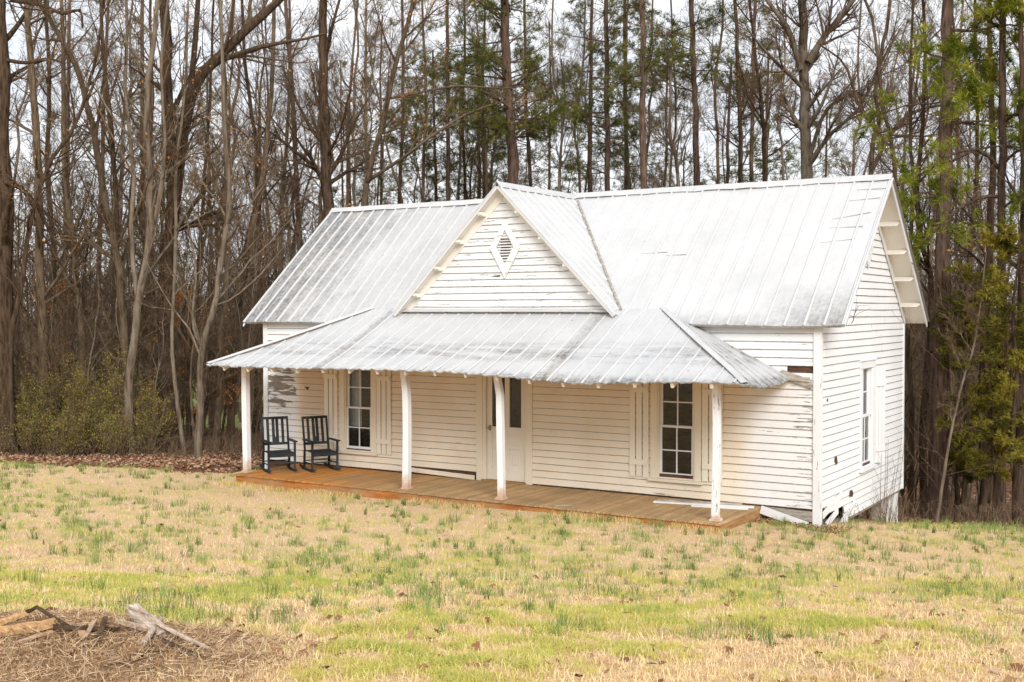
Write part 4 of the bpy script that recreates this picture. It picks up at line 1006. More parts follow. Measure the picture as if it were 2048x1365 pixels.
# ------------------------------------------------------------------ the trees one can pick out
GE = 'bare trees left of the house'; GB = 'bare trees rising behind the roof'; GR = 'trees right of the house'
T_ = [
 ([(14, 900), (10, 700), (8, 450), (5, 200), (0, -80), (-4, -420)], 30, 38, 'thick dark bare tree cut by the left border', 'bark_dark', GE, dict(limbs=[([(5, 362), (40, 376), (75, 412), (102, 470), (142, 516)], 11), ([(0, 118), (50, 126), (95, 118), (130, 128)], 9), ([(20, 0), (80, 10), (125, 28), (160, 20), (165, 55)], 10)])),
 ([(24, 905), (20, 690), (38, 600), (60, 452), (95, 335), (150, 250), (190, 120), (215, -50)], 29.3, 13, 'dark slim tree leaning right out of the leftmost shrubs', 'bark_dark', GE, {}),
 ([(82, 905), (88, 700), (80, 520), (76, 320), (62, 120), (50, -100), (46, -380)], 31, 21, 'straight grey trunk, second thick one from the left border', 'bark_grey', GE, {}),
 ([(118, 905), (100, 700), (108, 520), (95, 330), (98, 150), (80, -200)], 34.5, 14, 'brown trunk between two grey ones above the left shrubs', 'bark_dark', GE, {}),
 ([(155, 900), (166, 700), (153, 560), (146, 498), (135, 400), (128, 293), (126, 121), (118, -180)], 32, 16, 'slightly bent grey tree with a long straight upper stem', 'bark_grey', GE, {}),
 ([(252, 905), (250, 700), (241, 560), (226, 470), (206, 385), (197, 311), (176, 220), (147, 121), (96, 37), (30, -90)], 31, 20, 'sinuous tree bowing left towards its top', 'bark_grey', GE, {}),
 ([(229, 900), (228, 650), (234, 450), (222, 250), (205, 80), (196, -220)], 33.5, 14, 'dark slender trunk crossing behind the sinuous tree', 'bark_dark', GE, {}),
 ([(180, 905), (190, 720), (198, 520), (205, 300), (212, 100), (225, -200)], 36, 12, 'thin straight tree rising from the shrub tops', 'bark_grey', GE, {}),
 ([(258, 900), (258, 790), (277, 610), (298, 490), (300, 350), (294, 210), (312, 50), (330, -180)], 30, 19, 'pale blotched tree splitting into a bundle of stems', 'bark_pale', GE, dict(limbs=[([(277, 610), (262, 480), (268, 340), (250, 190), (255, 20), (240, -100)], 11), ([(298, 490), (318, 400), (330, 280), (322, 120), (345, -60)], 10)], t0=.3)),
 ([(332, 905), (331, 700), (338, 500), (345, 400), (337, 250), (331, 100), (326, -300)], 32, 38, 'thickest trunk of the left woods with furrowed bark', 'bark_dark', GE, dict(limbs=[([(350, 345), (375, 215), (396, 158), (440, 112), (500, 52), (555, 5), (640, -90)], 28), ([(350, 430), (366, 300), (384, 150), (396, 0), (402, -200)], 17)])),
 ([(368, 905), (345, 700), (352, 480), (352, 340), (370, 183), (376, 20), (380, -180)], 30.6, 9, 'very thin whitish stem climbing in front of the thickest trunk', 'bark_pale', GE, {}),
 ([(394, 915), (399, 790), (404, 700), (432, 600), (444, 500), (458, 400), (446, 200), (440, -80)], 29, 15, 'pale tree with an elbow bend left of the porch', 'bark_pale', GE, dict(limbs=[([(404, 700), (385, 640), (392, 540), (372, 430)], 7)])),
 ([(376, 905), (378, 760), (395, 560), (408, 380), (420, 200), (428, -50)], 33, 11, 'narrow brown tree just right of the thickest trunk', 'bark_dark', GE, {}),
 ([(430, 908), (440, 700), (453, 560), (448, 450), (452, 250), (440, 0), (436, -200)], 33, 15, 'grey tree seen just over the tip of the porch roof', 'bark_grey', GE, {}),
 ([(458, 905), (470, 700), (500, 480), (531, 300), (546, 100), (548, -220)], 35, 15, 'tree leaning right over the low end of the main roof', 'bark_grey', GE, {}),
 ([(510, 905), (516, 700), (520, 520), (512, 300), (490, 120), (478, -150)], 37, 13, 'dark tree standing behind the left porch post', 'bark_dark', GE, {}),
 ([(560, 880), (560, 500), (572, 300), (580, 100), (575, -200)], 40, 11, 'thin tree above the left roof slope', 'bark_grey', GB, {}),
 ([(606, 860), (600, 500), (595, 400), (582, 150), (570, 0), (562, -220)], 41, 15, 'reddish brown tree just left of the big dark trunk', 'bark_pine', GB, {}),
 ([(664, 860), (657, 450), (650, 250), (644, 0), (640, -320)], 38, 31, 'big dark trunk behind the left end of the ridge', 'bark_dark', GB, dict(limbs=[([(652, 100), (668, 40), (690, -40)], 9)])),
 ([(690, 860), (728, 410), (735, 361), (763, 253), (792, 126), (828, 0), (866, -160)], 36, 18, 'tree leaning strongly to the right behind the left ridge', 'bark_grey', GB, dict(limbs=[([(738, 360), (800, 320), (860, 275), (930, 230), (1000, 205)], 8), ([(765, 200), (840, 185), (920, 172), (1000, 178), (1060, 170)], 6)])),
 ([(738, 860), (733, 350), (731, 120), (735, -200)], 43, 10, 'thin straight tree behind the leaning one', 'bark_grey', GB, {}),
 ([(700, 860), (696, 380), (700, 180), (715, 0), (722, -200)], 46, 9, 'slim tree between the big dark trunk and the leaning tree', 'bark_grey', GB, {}),
 ([(840, 860), (846, 380), (852, 200), (845, 0), (850, -200)], 45, 10, 'thin bare tree left of the front gable peak', 'bark_grey', GB, {}),
 ([(938, 860), (930, 380), (925, 240), (930, 60), (922, -200)], 47, 9, 'slender tree just left of the gable peak', 'bark_dark', GB, {}),
 ([(972, 860), (968, 380), (965, 200), (975, -100)], 50, 10, 'thin dark tree directly over the gable peak', 'bark_dark', GB, {}),
 ([(1120, 860), (1118, 380), (1125, 250), (1105, 120), (1112, -150)], 44, 8, 'pale thin tree right of the gable peak', 'bark_pale', GB, {}),
 ([(1165, 860), (1160, 380), (1150, 260), (1168, 100), (1170, -150)], 46, 8, 'twisting slim tree over the roof valley', 'bark_pale', GB, {}),
 ([(1345, 860), (1340, 380), (1352, 240), (1344, 60), (1336, -150)], 46, 8, 'thin bare tree between two straight pines', 'bark_grey', GB, {}),
 ([(1430, 860), (1436, 340), (1430, 180), (1446, 30), (1440, -160)], 45, 10, 'thin bare tree left of the dark middle trunk', 'bark_grey', GB, {}),
 ([(1484, 860), (1482, 340), (1478, 200), (1470, 0), (1462, -260)], 44, 14, 'dark straight trunk left of the big pale tree', 'bark_dark', GB, {}),
 ([(1530, 860), (1528, 350), (1526, 240), (1508, 90), (1490, -100)], 41, 13, 'crooked brown tree close left of the big pale tree', 'bark_dark', GB, {}),
 ([(1570, 860), (1566, 350), (1556, 240), (1570, 120), (1560, -100)], 43, 7, 'thin light stem touching the big pale tree', 'bark_pale', GB, {}),
 ([(1618, 860), (1613, 350), (1608, 180), (1603, 0), (1598, -280)], 36, 34, 'big pale barked tree with wide forking limbs over the right roof', 'bark_pale', GB, dict(limbs=[([(1601, 140), (1578, 62), (1542, 12), (1500, -45)], 13), ([(1616, 125), (1650, 72), (1690, 22), (1736, -40)], 15), ([(1618, 320), (1650, 225), (1700, 190), (1760, 195)], 9), ([(1616, 330), (1665, 265), (1720, 215), (1760, 130), (1800, 60)], 9), ([(1655, 70), (1662, 20), (1668, -40)], 7)])),
 ([(1738, 860), (1742, 345), (1758, 262), (1752, 170), (1772, 60), (1790, -120)], 33, 16, 'dark forked tree behind the right end of the ridge', 'bark_dark', GB, dict(limbs=[([(1745, 340), (1775, 280), (1810, 235), (1860, 215), (1930, 205)], 9), ([(1758, 262), (1720, 215), (1690, 130), (1640, 90)], 7), ([(1750, 300), (1800, 250), (1830, 200), (1840, 110), (1880, 60)], 7)])),
 ([(1700, 860), (1705, 345), (1722, 240), (1716, 120), (1730, -120)], 42, 8, 'thin bare tree between the pale and the forked tree', 'bark_grey', GB, {}),
 ([(1822, 1045), (1824, 850), (1816, 700), (1812, 560), (1826, 400), (1820, 200), (1830, -100)], 26, 12, 'bare tree just past the right rear corner of the house', 'bark_grey', GR, {}),
 ([(1852, 1045), (1845, 860), (1858, 700), (1862, 560), (1846, 500), (1835, 380), (1850, 150), (1840, -100)], 27, 15, 'brown tree with a kink beside the big right pine', 'bark_dark', GR, {}),
 ([(1874, 1045), (1888, 950), (1905, 850), (1926, 760), (1948, 690), (1962, 600), (1975, 480)], 22.6, 7, 'thin pale sapling leaning right in front of the right woods', 'bark_pale', GR, dict(n1=8, len1=(.4, 1.2))),
 ([(1930, 1050), (1934, 880), (1928, 700), (1940, 500), (1955, 300), (1950, 0), (1960, -200)], 27, 12, 'slim dark tree between the two right pines', 'bark_dark', GR, {}),
 ([(1968, 1055), (1978, 900), (1985, 740), (1976, 560), (1985, 300), (1975, -100)], 25, 22, 'thick dark trunk behind the cedar foliage', 'bark_dark', GR, dict(n1=8)),
 ([(2040, 1060), (2041, 700), (2046, 400), (2042, 100), (2044, -300)], 23, 20, 'dark trunk at the right border', 'bark_dark', GR, dict(n1=8)),
 ([(1905, 1050), (1912, 900), (1906, 760), (1912, 600), (1925, 450), (1915, 200), (1930, -50)], 30, 10, 'thin tree right behind the big right pine', 'bark_grey', GR, {}),
]
for i, (pix, d, w, lab, bark, grp, kw) in enumerate(T_):
    bare_tree(pix, d, w, lab, bark, group=grp, seed=i, det=(.72 if grp == GE else 1.), leafy=(.18 if i in (9, 19) else .06 if i % 2 == 0 else 0), **kw)
PN = [
 ([(898, 860), (896, 350), (895, 100), (893, -420)], 44, 11, 'slim pine left of the gable peak', dict(t0=.30, nb=76)),
 ([(1034, 860), (1027, 365), (1016, 200), (1008, 0), (1003, -420)], 39, 29, 'stout pine behind the front gable', dict(t0=.33, nb=110)),
 ([(1066, 860), (1060, 370), (1052, 200), (1046, -300)], 47, 10, 'thin pine close behind the stout one', dict(t0=.30, nb=70)),
 ([(1219, 860), (1215, 380), (1213, 100), (1210, -400)], 43, 15, 'dark pine over the right roof slope', dict(t0=.34, nb=84)),
 ([(1292, 860), (1288, 380), (1284, 0), (1281, -420)], 39, 19, 'straight reddish pine with a clean light trunk', dict(t0=.50)),
 ([(1398, 860), (1393, 330), (1388, 150), (1384, 0), (1381, -420)], 42, 18, 'brown pine to the right of the clean trunked pine', dict(t0=.42)),
 ([(790, 860), (800, 380), (806, 200), (800, -300)], 48, 10, 'thin pine behind the left ridge end', dict(t0=.30)),
 ([(300, 900), (296, 600), (286, 300), (284, -350)], 45, 12, 'pine with dark green foliage deep in the left woods', dict(t0=.40)),
 ([(1495, 860), (1502, 350), (1508, 100), (1512, -300)], 50, 12, 'pine showing olive foliage left of the big pale tree', dict(t0=.30, nb=76)),
 ([(1260, 860), (1255, 380), (1250, 100), (1255, -350)], 52, 12, 'pine with dense dark boughs behind the straight reddish one', dict(t0=.28, nb=56)),
 ([(120, 900), (130, 500), (140, -100), (142, -400)], 50, 11, 'faint pine far back in the left woods', dict(t0=.35)),
]
for i, (pix, d, w, lab, kw) in enumerate(PN): pine_tree(pix, d, w, lab, i, **kw)
pine_tree([(1874, 1045), (1880, 850), (1886, 600), (1890, 400), (1894, 200), (1897, 0), (1901, -420)], 24.5, 37, 'big dark pine on the right with near bright green boughs', 40, t0=.60, nb=13, mat='needle_b', nw=.012, nl=.17, k=20, tufts=7, sub=11, group=GR, lb=(1.2, 2.6),
  limbs=[([(1893, 330), (1940, 305), (2000, 292), (2070, 300)], 6, -1.), ([(1890, 400), (1850, 385), (1820, 400), (1790, 430)], 5, -1.), ([(1893, 60), (1950, 62), (2010, 50), (2080, 58)], 7, -1.)])
pine_tree([(2003, 1050), (2005, 800), (2003, 500), (2004, 200), (2006, -420)], 24, 21, 'slimmer right pine with long drooping bright boughs', 41, t0=.58, nb=10, mat='needle_b', nw=.012, nl=.17, k=20, tufts=8, sub=16, group=GR, lb=(1.2, 2.4),
  limbs=[([(2004, 345), (1960, 300), (1900, 310), (1850, 345), (1795, 372)], 8, -2.2), ([(2004, 395), (1960, 395), (1900, 430), (1850, 480), (1820, 500)], 8, -1.6), ([(2004, 250), (2030, 230), (2070, 240), (2110, 250)], 7, -1.2), ([(2004, 330), (2040, 300), (2080, 310), (2120, 330)], 7, -1.6), ([(2005, 60), (1980, 40), (2020, 20), (2080, 30)], 7, -1.),
         ([(2004, 200), (1970, 170), (1930, 165), (1890, 178)], 5, -1.5), ([(2004, 420), (2030, 400), (2070, 410), (2110, 440)], 6, -1.8)])
pp = []
for i in range(4):
    g = np.random.default_rng(330+i); n = 20; H_ = g.uniform(17, 21); zz = np.linspace(-.15, H_, n); P = np.stack([np.cumsum(g.normal(size=n)*.03), np.cumsum(g.normal(size=n)*.03), zz], 1)+np.array([300+i*20, 400, 0.]); r0 = g.uniform(.11, .16)
    pp.append(pine_tree(None, None, None, 'background pine with shaggy olive green boughs behind the house', 60+i, t0=.26, nb=60, lb=(1.2, 3.2), group='background pines of the deep woods', curve=(P[None], np.linspace(r0, r0*.35, n)[None])))
for k, (px_, d_) in enumerate([(760, 52), (870, 48), (960, 52), (1180, 49), (1245, 56), (1330, 54), (1455, 50), (1530, 54), (690, 56), (1650, 62), (310, 56), (420, 60), (1100, 58), (920, 58)]):
    p_ = at(px_, 620, d_); z_ = gz(p_[0], p_[1]); sc_ = rnd.uniform(.85, 1.05)
    if k < 4: o_ = pp[k]; o_.location = (p_[0], p_[1], z_); o_.scale = (sc_,)*3
    else: copy_tree(pp[k % 4], (p_[0], p_[1], z_), rnd.uniform(0, 6.28), sc_)
# ------------------------------------------------------------------ cedars
def cedar(px, d, h, r, label, seed, z0=.5, nb=60):
    g = np.random.default_rng(5000+seed); f = at(px, 700, d); z = gz(f[0], f[1]); n = 14
    P = np.stack([np.full(n, f[0]), np.full(n, f[1]), np.linspace(z-.1, z+h, n)], 1); P[:, :2] += np.cumsum(g.normal(size=(n, 2))*.03, 0); R = np.linspace(.075, .012, n)
    t = empty('cedar_tree', (f[0], f[1], z), label, 'tree', 'cedars in the right woods'); P, R = P[None], R[None]
    tb = VB(); tb.tubes(P, R, 7); B, BR = grow(P, R, nb, z0/h, .98, None, (60, 95), 7, .10, .02, (.18, .3), g, .007, lenabs=(r*.5, r*1.25)); tb.tubes(B, BR, 4).build('trunk', M['bark_dark'], t)
    S, SR = grow(B, BR, 9, .2, 1., (.18, .42), (25, 60), 4, .15, -.03, (.4, .6), g, .004)
    S2, SR2 = grow(S, SR, 5, .2, 1., (.3, .6), (25, 60), 3, .15, -.05, (.5, .7), g, .003)
    C = S2.reshape(-1, 3)+g.normal(size=(S2.shape[0]*3, 3))*.02; D = np.repeat(unit(S2[:, -1]-S2[:, 0]), 3, 0)+np.array([0, 0, -.1]); tint = np.repeat(np.repeat(g.random(len(B)), 9*5), 3)*.7+g.random(len(C))*.3
    V, F, T = blades(C, D, 4, .085, .022, g, tint=tint); b = VB().add(V, F, T); b.build('crown', M['cedar'], t, False)
    return t
cedar(2030, 22.3, 5.8, 1.25, 'tall olive cedar at the right border', 1, 1.2, 62)
cedar(1975, 23.8, 5.4, 1.05, 'narrow olive cedar left of the tallest cedar', 2, 2.0, 44)
cedar(1912, 25.0, 2.0, .7, 'low dark cedar beside the foot of the big pine', 3, .8, 14)
cedar(1992, 22.9, 3.0, .7, 'small cedar behind the leaning pale sapling', 4, 1.0, 22)
# ------------------------------------------------------------------ shrubs
def shrub(px, d, h, r, label, seed, nleaf=4200, stems=34, mat='shrubleaf', size=.042):
    g = np.random.default_rng(7000+seed); f = at(px, 700, d); z = gz(f[0], f[1]); t = empty('shrub', (f[0], f[1], z), label, 'shrub', 'green shrubs at the left edge of the woods')
    a = g.uniform(0, 2*math.pi, stems); sp = g.uniform(.15, 1, stems)*r; N = 8; u = np.linspace(0, 1, N)[None, :, None]
    top = np.stack([np.cos(a)*sp, np.sin(a)*sp, h*g.uniform(.6, 1., stems)*(1-.35*(sp/r)**2)], 1)[:, None]; b0 = np.stack([np.cos(a)*sp*.25, np.sin(a)*sp*.25, np.zeros(stems)-.05], 1)[:, None]
    P = b0+(top-b0)*u; P[:, :, :2] += (np.sin(u*3)*g.normal(size=(stems, 1, 2))*.12*h/2.5); P = P+np.array([f[0], f[1], z]); P[:, 1:] += g.normal(size=(stems, N-1, 3))*.02
    R = np.linspace(.013, .004, N)[None].repeat(stems, 0); S, SR = grow(P, R, 9, .15, .98, (.15, .4), (25, 70), 5, .16, .04, (.4, .6), g, .004); S2, SR2 = grow(S, SR, 5, .2, .98, (.25, .6), (25, 65), 4, .16, .02, (.5, .7), g, .003)
    VB().tubes(P, R, 4).tubes(S, SR, 3).tubes(S2, SR2, 3).build('stems', M['twig'], t)
    pool = S2.reshape(-1, 3); nleaf = int(nleaf*.85); idx = g.integers(0, len(pool), nleaf); C = pool[idx]+g.normal(size=(nleaf, 3))*.045; tint = np.repeat(g.random(len(S2)), 4)[idx]*.6+g.random(nleaf)*.4
    V, F, T = leaves(C, size, g, tint=tint); VB().add(V, F, T).build('foliage', M[mat], t, False)
    return t
shrub(20, 30.6, 2.6, 1.0, 'rusty green shrub against the left border', 1, 4800)
shrub(95, 30.8, 3.0, 1.0, 'olive shrub, second from the left border', 2, 5200)
shrub(165, 30.2, 2.7, 1.0, 'yellow green shrub in the middle of the left thicket', 3, 5200)
shrub(222, 30.7, 3.2, .95, 'tallest shrub of the left thicket', 4, 5200)
shrub(285, 30.5, 2.4, .8, 'rounded green shrub at the right end of the left thicket', 5, 3600)
shrub(55, 29.5, 1.5, .8, 'low brownish shrub in front at far left', 6, 2600)
shrub(135, 29.4, 1.3, .7, 'low yellowish shrub in front of the thicket', 7, 2400)
shrub(235, 29.5, 1.3, .7, 'low shrub in front of the tallest shrub', 8, 2200)
# saplings that kept their rusty leaves
def leafy_sapling(px, d, h, label, seed, n=900):
    g = np.random.default_rng(8000+seed); f = at(px, 700, d); z = gz(f[0], f[1]); N = 10; P = np.stack([f[0]+np.cumsum(g.normal(size=N)*.03), f[1]+np.cumsum(g.normal(size=N)*.03), np.linspace(z-.1, z+h, N)], 1)[None]; R = np.linspace(.028, .006, N)[None]
    t = empty('beech_sapling', (f[0], f[1], z), label, 'tree', 'saplings holding rusty leaves'); B, BR = grow(P, R, 16, .2, .97, None, (50, 80), 6, .12, .02, (.3, .5), g, .005, lenabs=(.5, 1.3)); S, SR = grow(B, BR, 6, .2, 1., (.25, .5), (30, 60), 4, .12, 0, (.5, .7), g, .003)
    VB().tubes(P, R, 6).tubes(B, BR, 4).build('trunk', M['bark_grey'], t); VB().tubes(S, SR, 3).build('twigs', M['twig'], t)
    pool = S.reshape(-1, 3); C = pool[g.integers(0, len(pool), n)]+g.normal(size=(n, 3))*.05; V, F, T = leaves(C, .085, g); VB().add(V, F, T).build('dead_leaves', M['rust'], t, False)
leafy_sapling(368, 33.5, 4.6, 'rusty leaved sapling right of the thickest trunk', 1, 1300)
leafy_sapling(300, 33, 3.4, 'rusty leaved sapling left of the thickest trunk', 2, 800)
leafy_sapling(452, 34.5, 3.6, 'rusty leaved sapling behind the porch roof tip', 3, 600)
leafy_sapling(120, 34, 5.2, 'rusty leaved sapling deep in the left woods', 4, 600)
# ------------------------------------------------------------------ deeper woods: copies of a few kinds
protos = []
for k in range(9):
    g = np.random.default_rng(60+k); n = 22; H_ = g.uniform(15, 20); zz = np.linspace(-.15, H_, n); lean = g.normal(size=2)*.085
    P = np.stack([zz*lean[0]+np.cumsum(g.normal(size=n)*.10), zz*lean[1]+np.cumsum(g.normal(size=n)*.10), zz], 1); P[:, :2] -= P[0, :2]; r0 = g.uniform(.07, .15)
    R = np.linspace(r0, r0*.25, n); base = np.array([300.+k*20, 300., 0.])
    t = bare_tree(None, None, None, 'slender bare tree crowded in the deep woods behind the edge trees', ['bark_grey', 'bark_dark', 'bark_pale'][k % 3], n1=20, t0=.14, group='slender bare trees of the deep woods', seed=500+k, curve=((P+base)[None], R[None]), name='bare_tree', len1=(1.5, 4.6), det=1.1, twig='twig_far')
    t['proto'] = 1; protos.append(t)
rp = random.Random(5); spots = []
def scatter(n, l0, l1, d0, d1, minsep):
    c = 0; tries = 0
    while c < n and tries < 6000:
        tries += 1; px = rp.uniform(l0, l1); d = rp.uniform(d0, d1); p = at(px, 620, d)
        if p[1] < 8 and p[0] > -14 and p[0] < 2: continue
        if woods_amount(p[0], p[1]) < .95: continue
        if all((p[0]-a)**2+(p[1]-b)**2 > minsep**2 for a, b in spots): spots.append((p[0], p[1])); c += 1
scatter(18, -120, 560, 36, 54, 1.6); scatter(34, 500, 1780, 40, 60, 1.4); scatter(17, 1780, 2200, 28, 50, 1.2)
scatter(44, -200, 2250, 52, 85, 2.)
scatter(22, -900, -120, 33, 60, 1.4)
for k, (x, y) in enumerate(spots):
    z = gz(x, y); sc = rp.uniform(.75, 1.1)*(1 if depth_of(x, y) < 50 else 1.05)
    if k < len(protos): o = protos[k]; o.location = (x, y, z); o.rotation_euler = (0, 0, rp.uniform(0, 6.28)); o.scale = (sc,)*3
    else: copy_tree(protos[k % len(protos)], (x, y, z), rp.uniform(0, 6.28), sc)
for p in protos:
    del p['proto']
# saplings of the understorey
sp = []
for k in range(6):
    g = np.random.default_rng(90+k); n = 14; H_ = g.uniform(5, 9); zz = np.linspace(-.1, H_, n); lean = g.normal(size=2)*.10
    P = np.stack([zz*lean[0]+np.cumsum(g.normal(size=n)*.07), zz*lean[1]+np.cumsum(g.normal(size=n)*.07), zz], 1); P[:, :2] -= P[0, :2]; R = np.linspace(.035, .010, n)
    t = bare_tree(None, None, None, 'thin bare sapling in the understorey at the woods edge', ['bark_grey', 'bark_pale', 'bark_dark'][k % 3], n1=16, t0=.10, group='thin saplings of the understorey', seed=700+k, curve=((P+np.array([300.+k*20, 350, 0]))[None], R[None]), name='sapling', len1=(.8, 2.6), ang=(20, 50), det=.8, up=.10)
    sp.append(t)
s0 = len(spots); scatter(48, -80, 560, 30, 40, .5); scatter(44, 560, 1760, 34, 44, .6); scatter(30, 1790, 2160, 24, 34, .5)
scatter(20, -620, -80, 30, 40, .6)
for k, (x, y) in enumerate(spots[s0:]):
    z = gz(x, y); sc = rp.uniform(.6, 1.15)
    if k < 6: o = sp[k]; o.location = (x, y, z); o.scale = (sc,)*3
    else: copy_tree(sp[k % 6], (x, y, z), rp.uniform(0, 6.28), sc)
# far-off wood: reads as one brown mass
g = np.random.default_rng(77); fw = VB(); n = 2000; px = g.uniform(-1500, 2550, n); d = g.uniform(68, 150, n)
X = np.array([at(a, 620, b) for a, b in zip(px, d)]); Z = ground_h(X[:, 0], X[:, 1], False)
hh = g.uniform(7, 13, n); N = 5; u = np.linspace(0, 1, N); P = np.stack([X[:, 0:1]+g.normal(size=(n, 1))*u*1.2, X[:, 1:2]+g.normal(size=(n, 1))*u*1.2, (Z[:, None]-.3)+hh[:, None]*u], -1); R = np.linspace(.16, .04, N)[None]*g.uniform(.5, 1.2, (n, 1))
B, BR = grow(P, R, 12, .12, .98, (.18, .4), (25, 60), 4, .12, .08, (.3, .5), g, .02); B2, BR2 = grow(B, BR, 5, .2, .98, (.35, .7), (25, 55), 3, .12, .06, (.5, .7), g, .014)
fw.tubes(P, R, 4).tubes(B, BR, 3).tubes(B2, BR2, 3); tag(fw.build('distant_woods', M['twig_far']), 'grey brown mass of far bare woods beyond the field', 'woods', kind='stuff')
# brush: tangles of dry stems on the woods floor
def brush(n, l0, l1, d0, d1, h, seed, lab, name='dry_brush', cond_=None):
    g = np.random.default_rng(seed); px = g.uniform(l0, l1, n*3); d = g.uniform(d0, d1, n*3); X = np.array([at(a, 620, b) for a, b in zip(px, d)])
    k = (woods_amount(X[:, 0], X[:, 1]) > .4) & ~((X[:, 0] > -12.2) & (X[:, 0] < .2) & (X[:, 1] < 5.6)); X = X[k][:n]; m = len(X); Z = ground_h(X[:, 0], X[:, 1]); N = 6; u = np.linspace(0, 1, N)
    a = g.uniform(0, 2*math.pi, m); rr = g.uniform(.1, .9, m)*h; P = np.stack([X[:, 0:1]+np.cos(a)[:, None]*rr[:, None]*u, X[:, 1:2]+np.sin(a)[:, None]*rr[:, None]*u, Z[:, None]-.02+h*g.uniform(.3, 1.1, (m, 1))*np.sin(u*g.uniform(1.4, 2.8, (m, 1)))], -1); R = np.linspace(.006, .003, N)[None].repeat(m, 0)
    S, SR = grow(P, R, 3, .2, .95, (.2, .5), (25, 65), 4, .15, .03, (.6, .8), g, .003); tag(VB().tubes(P, R, 3).tubes(S, SR, 3).build(name, M['twig']), lab, 'brush', kind='stuff')
brush(1800, -60, 600, 28.3, 40, .6, 31, 'tangle of dry stems on the floor of the left woods')
brush(1500, 1690, 2160, 21, 31, .42, 32, 'tangle of dry brush behind and right of the house')
# brush beside the broken corner
g = np.random.default_rng(33); n = 110; x = g.uniform(.02, .55, n); y = g.uniform(.1, 5.0, n); x[y < 2] *= .5; z = ground_h(x, y); N = 6; u = np.linspace(0, 1, N); hh = g.uniform(.15, .75, n)*np.clip(y/3, .35, 1)
a = g.uniform(0, 6.28, n); P = np.stack([x[:, None]+np.cos(a)[:, None]*hh[:, None]*.45*u, y[:, None]+np.sin(a)[:, None]*hh[:, None]*.8*u, z[:, None]-.02+hh[:, None]*np.sin(u*g.uniform(1.2, 2.6, (n, 1)))], -1); R = np.linspace(.004, .002, N)[None].repeat(n, 0)
tag(VB().tubes(P, R, 3).build('dead_weeds', M['twig']), 'dead weeds growing along the foot of the right end wall', 'weeds', kind='stuff')
# tall bare stems against the side wall
t = empty('climbing_shrub', (.25, 3.5, gz(.25, 3.5)), 'thin leafless shrub growing up against the right end wall', 'shrub'); g = np.random.default_rng(34)
n = 7; P = np.stack([.2+g.normal(size=(n, 1))*.08+.02*np.arange(8), 3.4+g.normal(size=(n, 1))*.2+g.normal(size=(n, 1))*.5*np.linspace(0, 1, 8), gz(.25, 3.5)+g.uniform(1.1, 1.9, (n, 1))*np.linspace(0, 1, 8)], -1); R = np.linspace(.006, .002, 8)[None].repeat(n, 0)
S, SR = grow(P, R, 5, .3, .95, (.2, .4), (20, 50), 4, .1, .05, (.5, .7), g, .002); VB().tubes(P, R, 4).build('stems', M['twig'], t); VB().tubes(S, SR, 3).build('twigs', M['twig'], t)
# dead twigs caught on the rake of the roof
for loc_, nm, sd in (((.46, .15, 3.0), 'dead twig hanging from the low corner of the right roof edge', 1), ((.45, 4.2, 4.1), 'small green twig lodged behind a bracket under the rear rake', 2)):
    g = np.random.default_rng(sd); P = np.array([loc_])[None]+np.cumsum(np.vstack([[0, 0, 0], g.normal(size=(6, 3))*.02+np.array([.01, .05, .045 if sd == 1 else -.02])]), 0)[None]; R = np.linspace(.008, .003, 7)[None]; S, SR = grow(P, R, 7, .1, .98, (.4, .9), (30, 70), 4, .2, 0, (.5, .8), g, .003)
    tag(VB().tubes(P, R, 4).tubes(S, SR, 3).build('twig', M['bark_dark']), nm, 'twig')
# ------------------------------------------------------------------ lawn
def lawn_points(n, d0, d1, g, pw=2):
    """points on the lawn, thinning with distance; returns x,y"""
    out = []
    while sum(len(o) for o in out) < n:
        m = n; u = g.random(m); d = 1/((1-u)/d0+u/d1) if pw == 2 else d0+(d1-d0)*u**.85; la = g.uniform(-.66, .66, m)*d
        x = CAM[0]+FW[0]*d+RT[0]*la; y = CAM[1]+FW[1]*d+RT[1]*la
        k = ~((x > -11.1) & (x < -.85) & (y > -2.0)) & ~((x > -12.1) & (x < .15) & (y > -.15)) & (woods_amount(x, y) < .6)
        out.append(np.stack([x[k], y[k]], 1))
    return np.vstack(out)[:n]
def greenness(x, y): 
    return .30*vnoise(x, y, .6, 1)+.32*vnoise(x, y, 1.9, 2)+.38*vnoise(x, y, 6., 3)
def make_blades(XY, h, w, g, tint, lean=.6):
    n = len(XY); Z = ground_h(XY[:, 0], XY[:, 1]); a = g.uniform(0, 2*math.pi, n); ln = g.normal(size=(n, 2))*lean
    B = np.stack([XY[:, 0], XY[:, 1], Z-.004], 1); s = np.stack([np.cos(a), np.sin(a), a*0], 1)*(w/2)[:, None]
    mid = B+np.stack([ln[:, 0]*h*.3, ln[:, 1]*h*.3, h*.6], 1); tip = B+np.stack([ln[:, 0]*h, ln[:, 1]*h, h*(1-.25*np.abs(ln).sum(1).clip(0, 2))], 1)
    V = np.stack([B-s, B+s, mid+s*.7, mid-s*.7, tip], 1).reshape(-1, 3); o = np.arange(n)[:, None]*5
    return V, o+np.array([[0, 1, 2, 3]]), o+np.array([[3, 2, 4]]), np.repeat(tint, 5)
g = np.random.default_rng(201); XY = lawn_points(520000, 5.2, 30, g); d = depth_of(XY[:, 0], XY[:, 1]); gr = greenness(XY[:, 0], XY[:, 1])+g.normal(size=len(XY))*.08
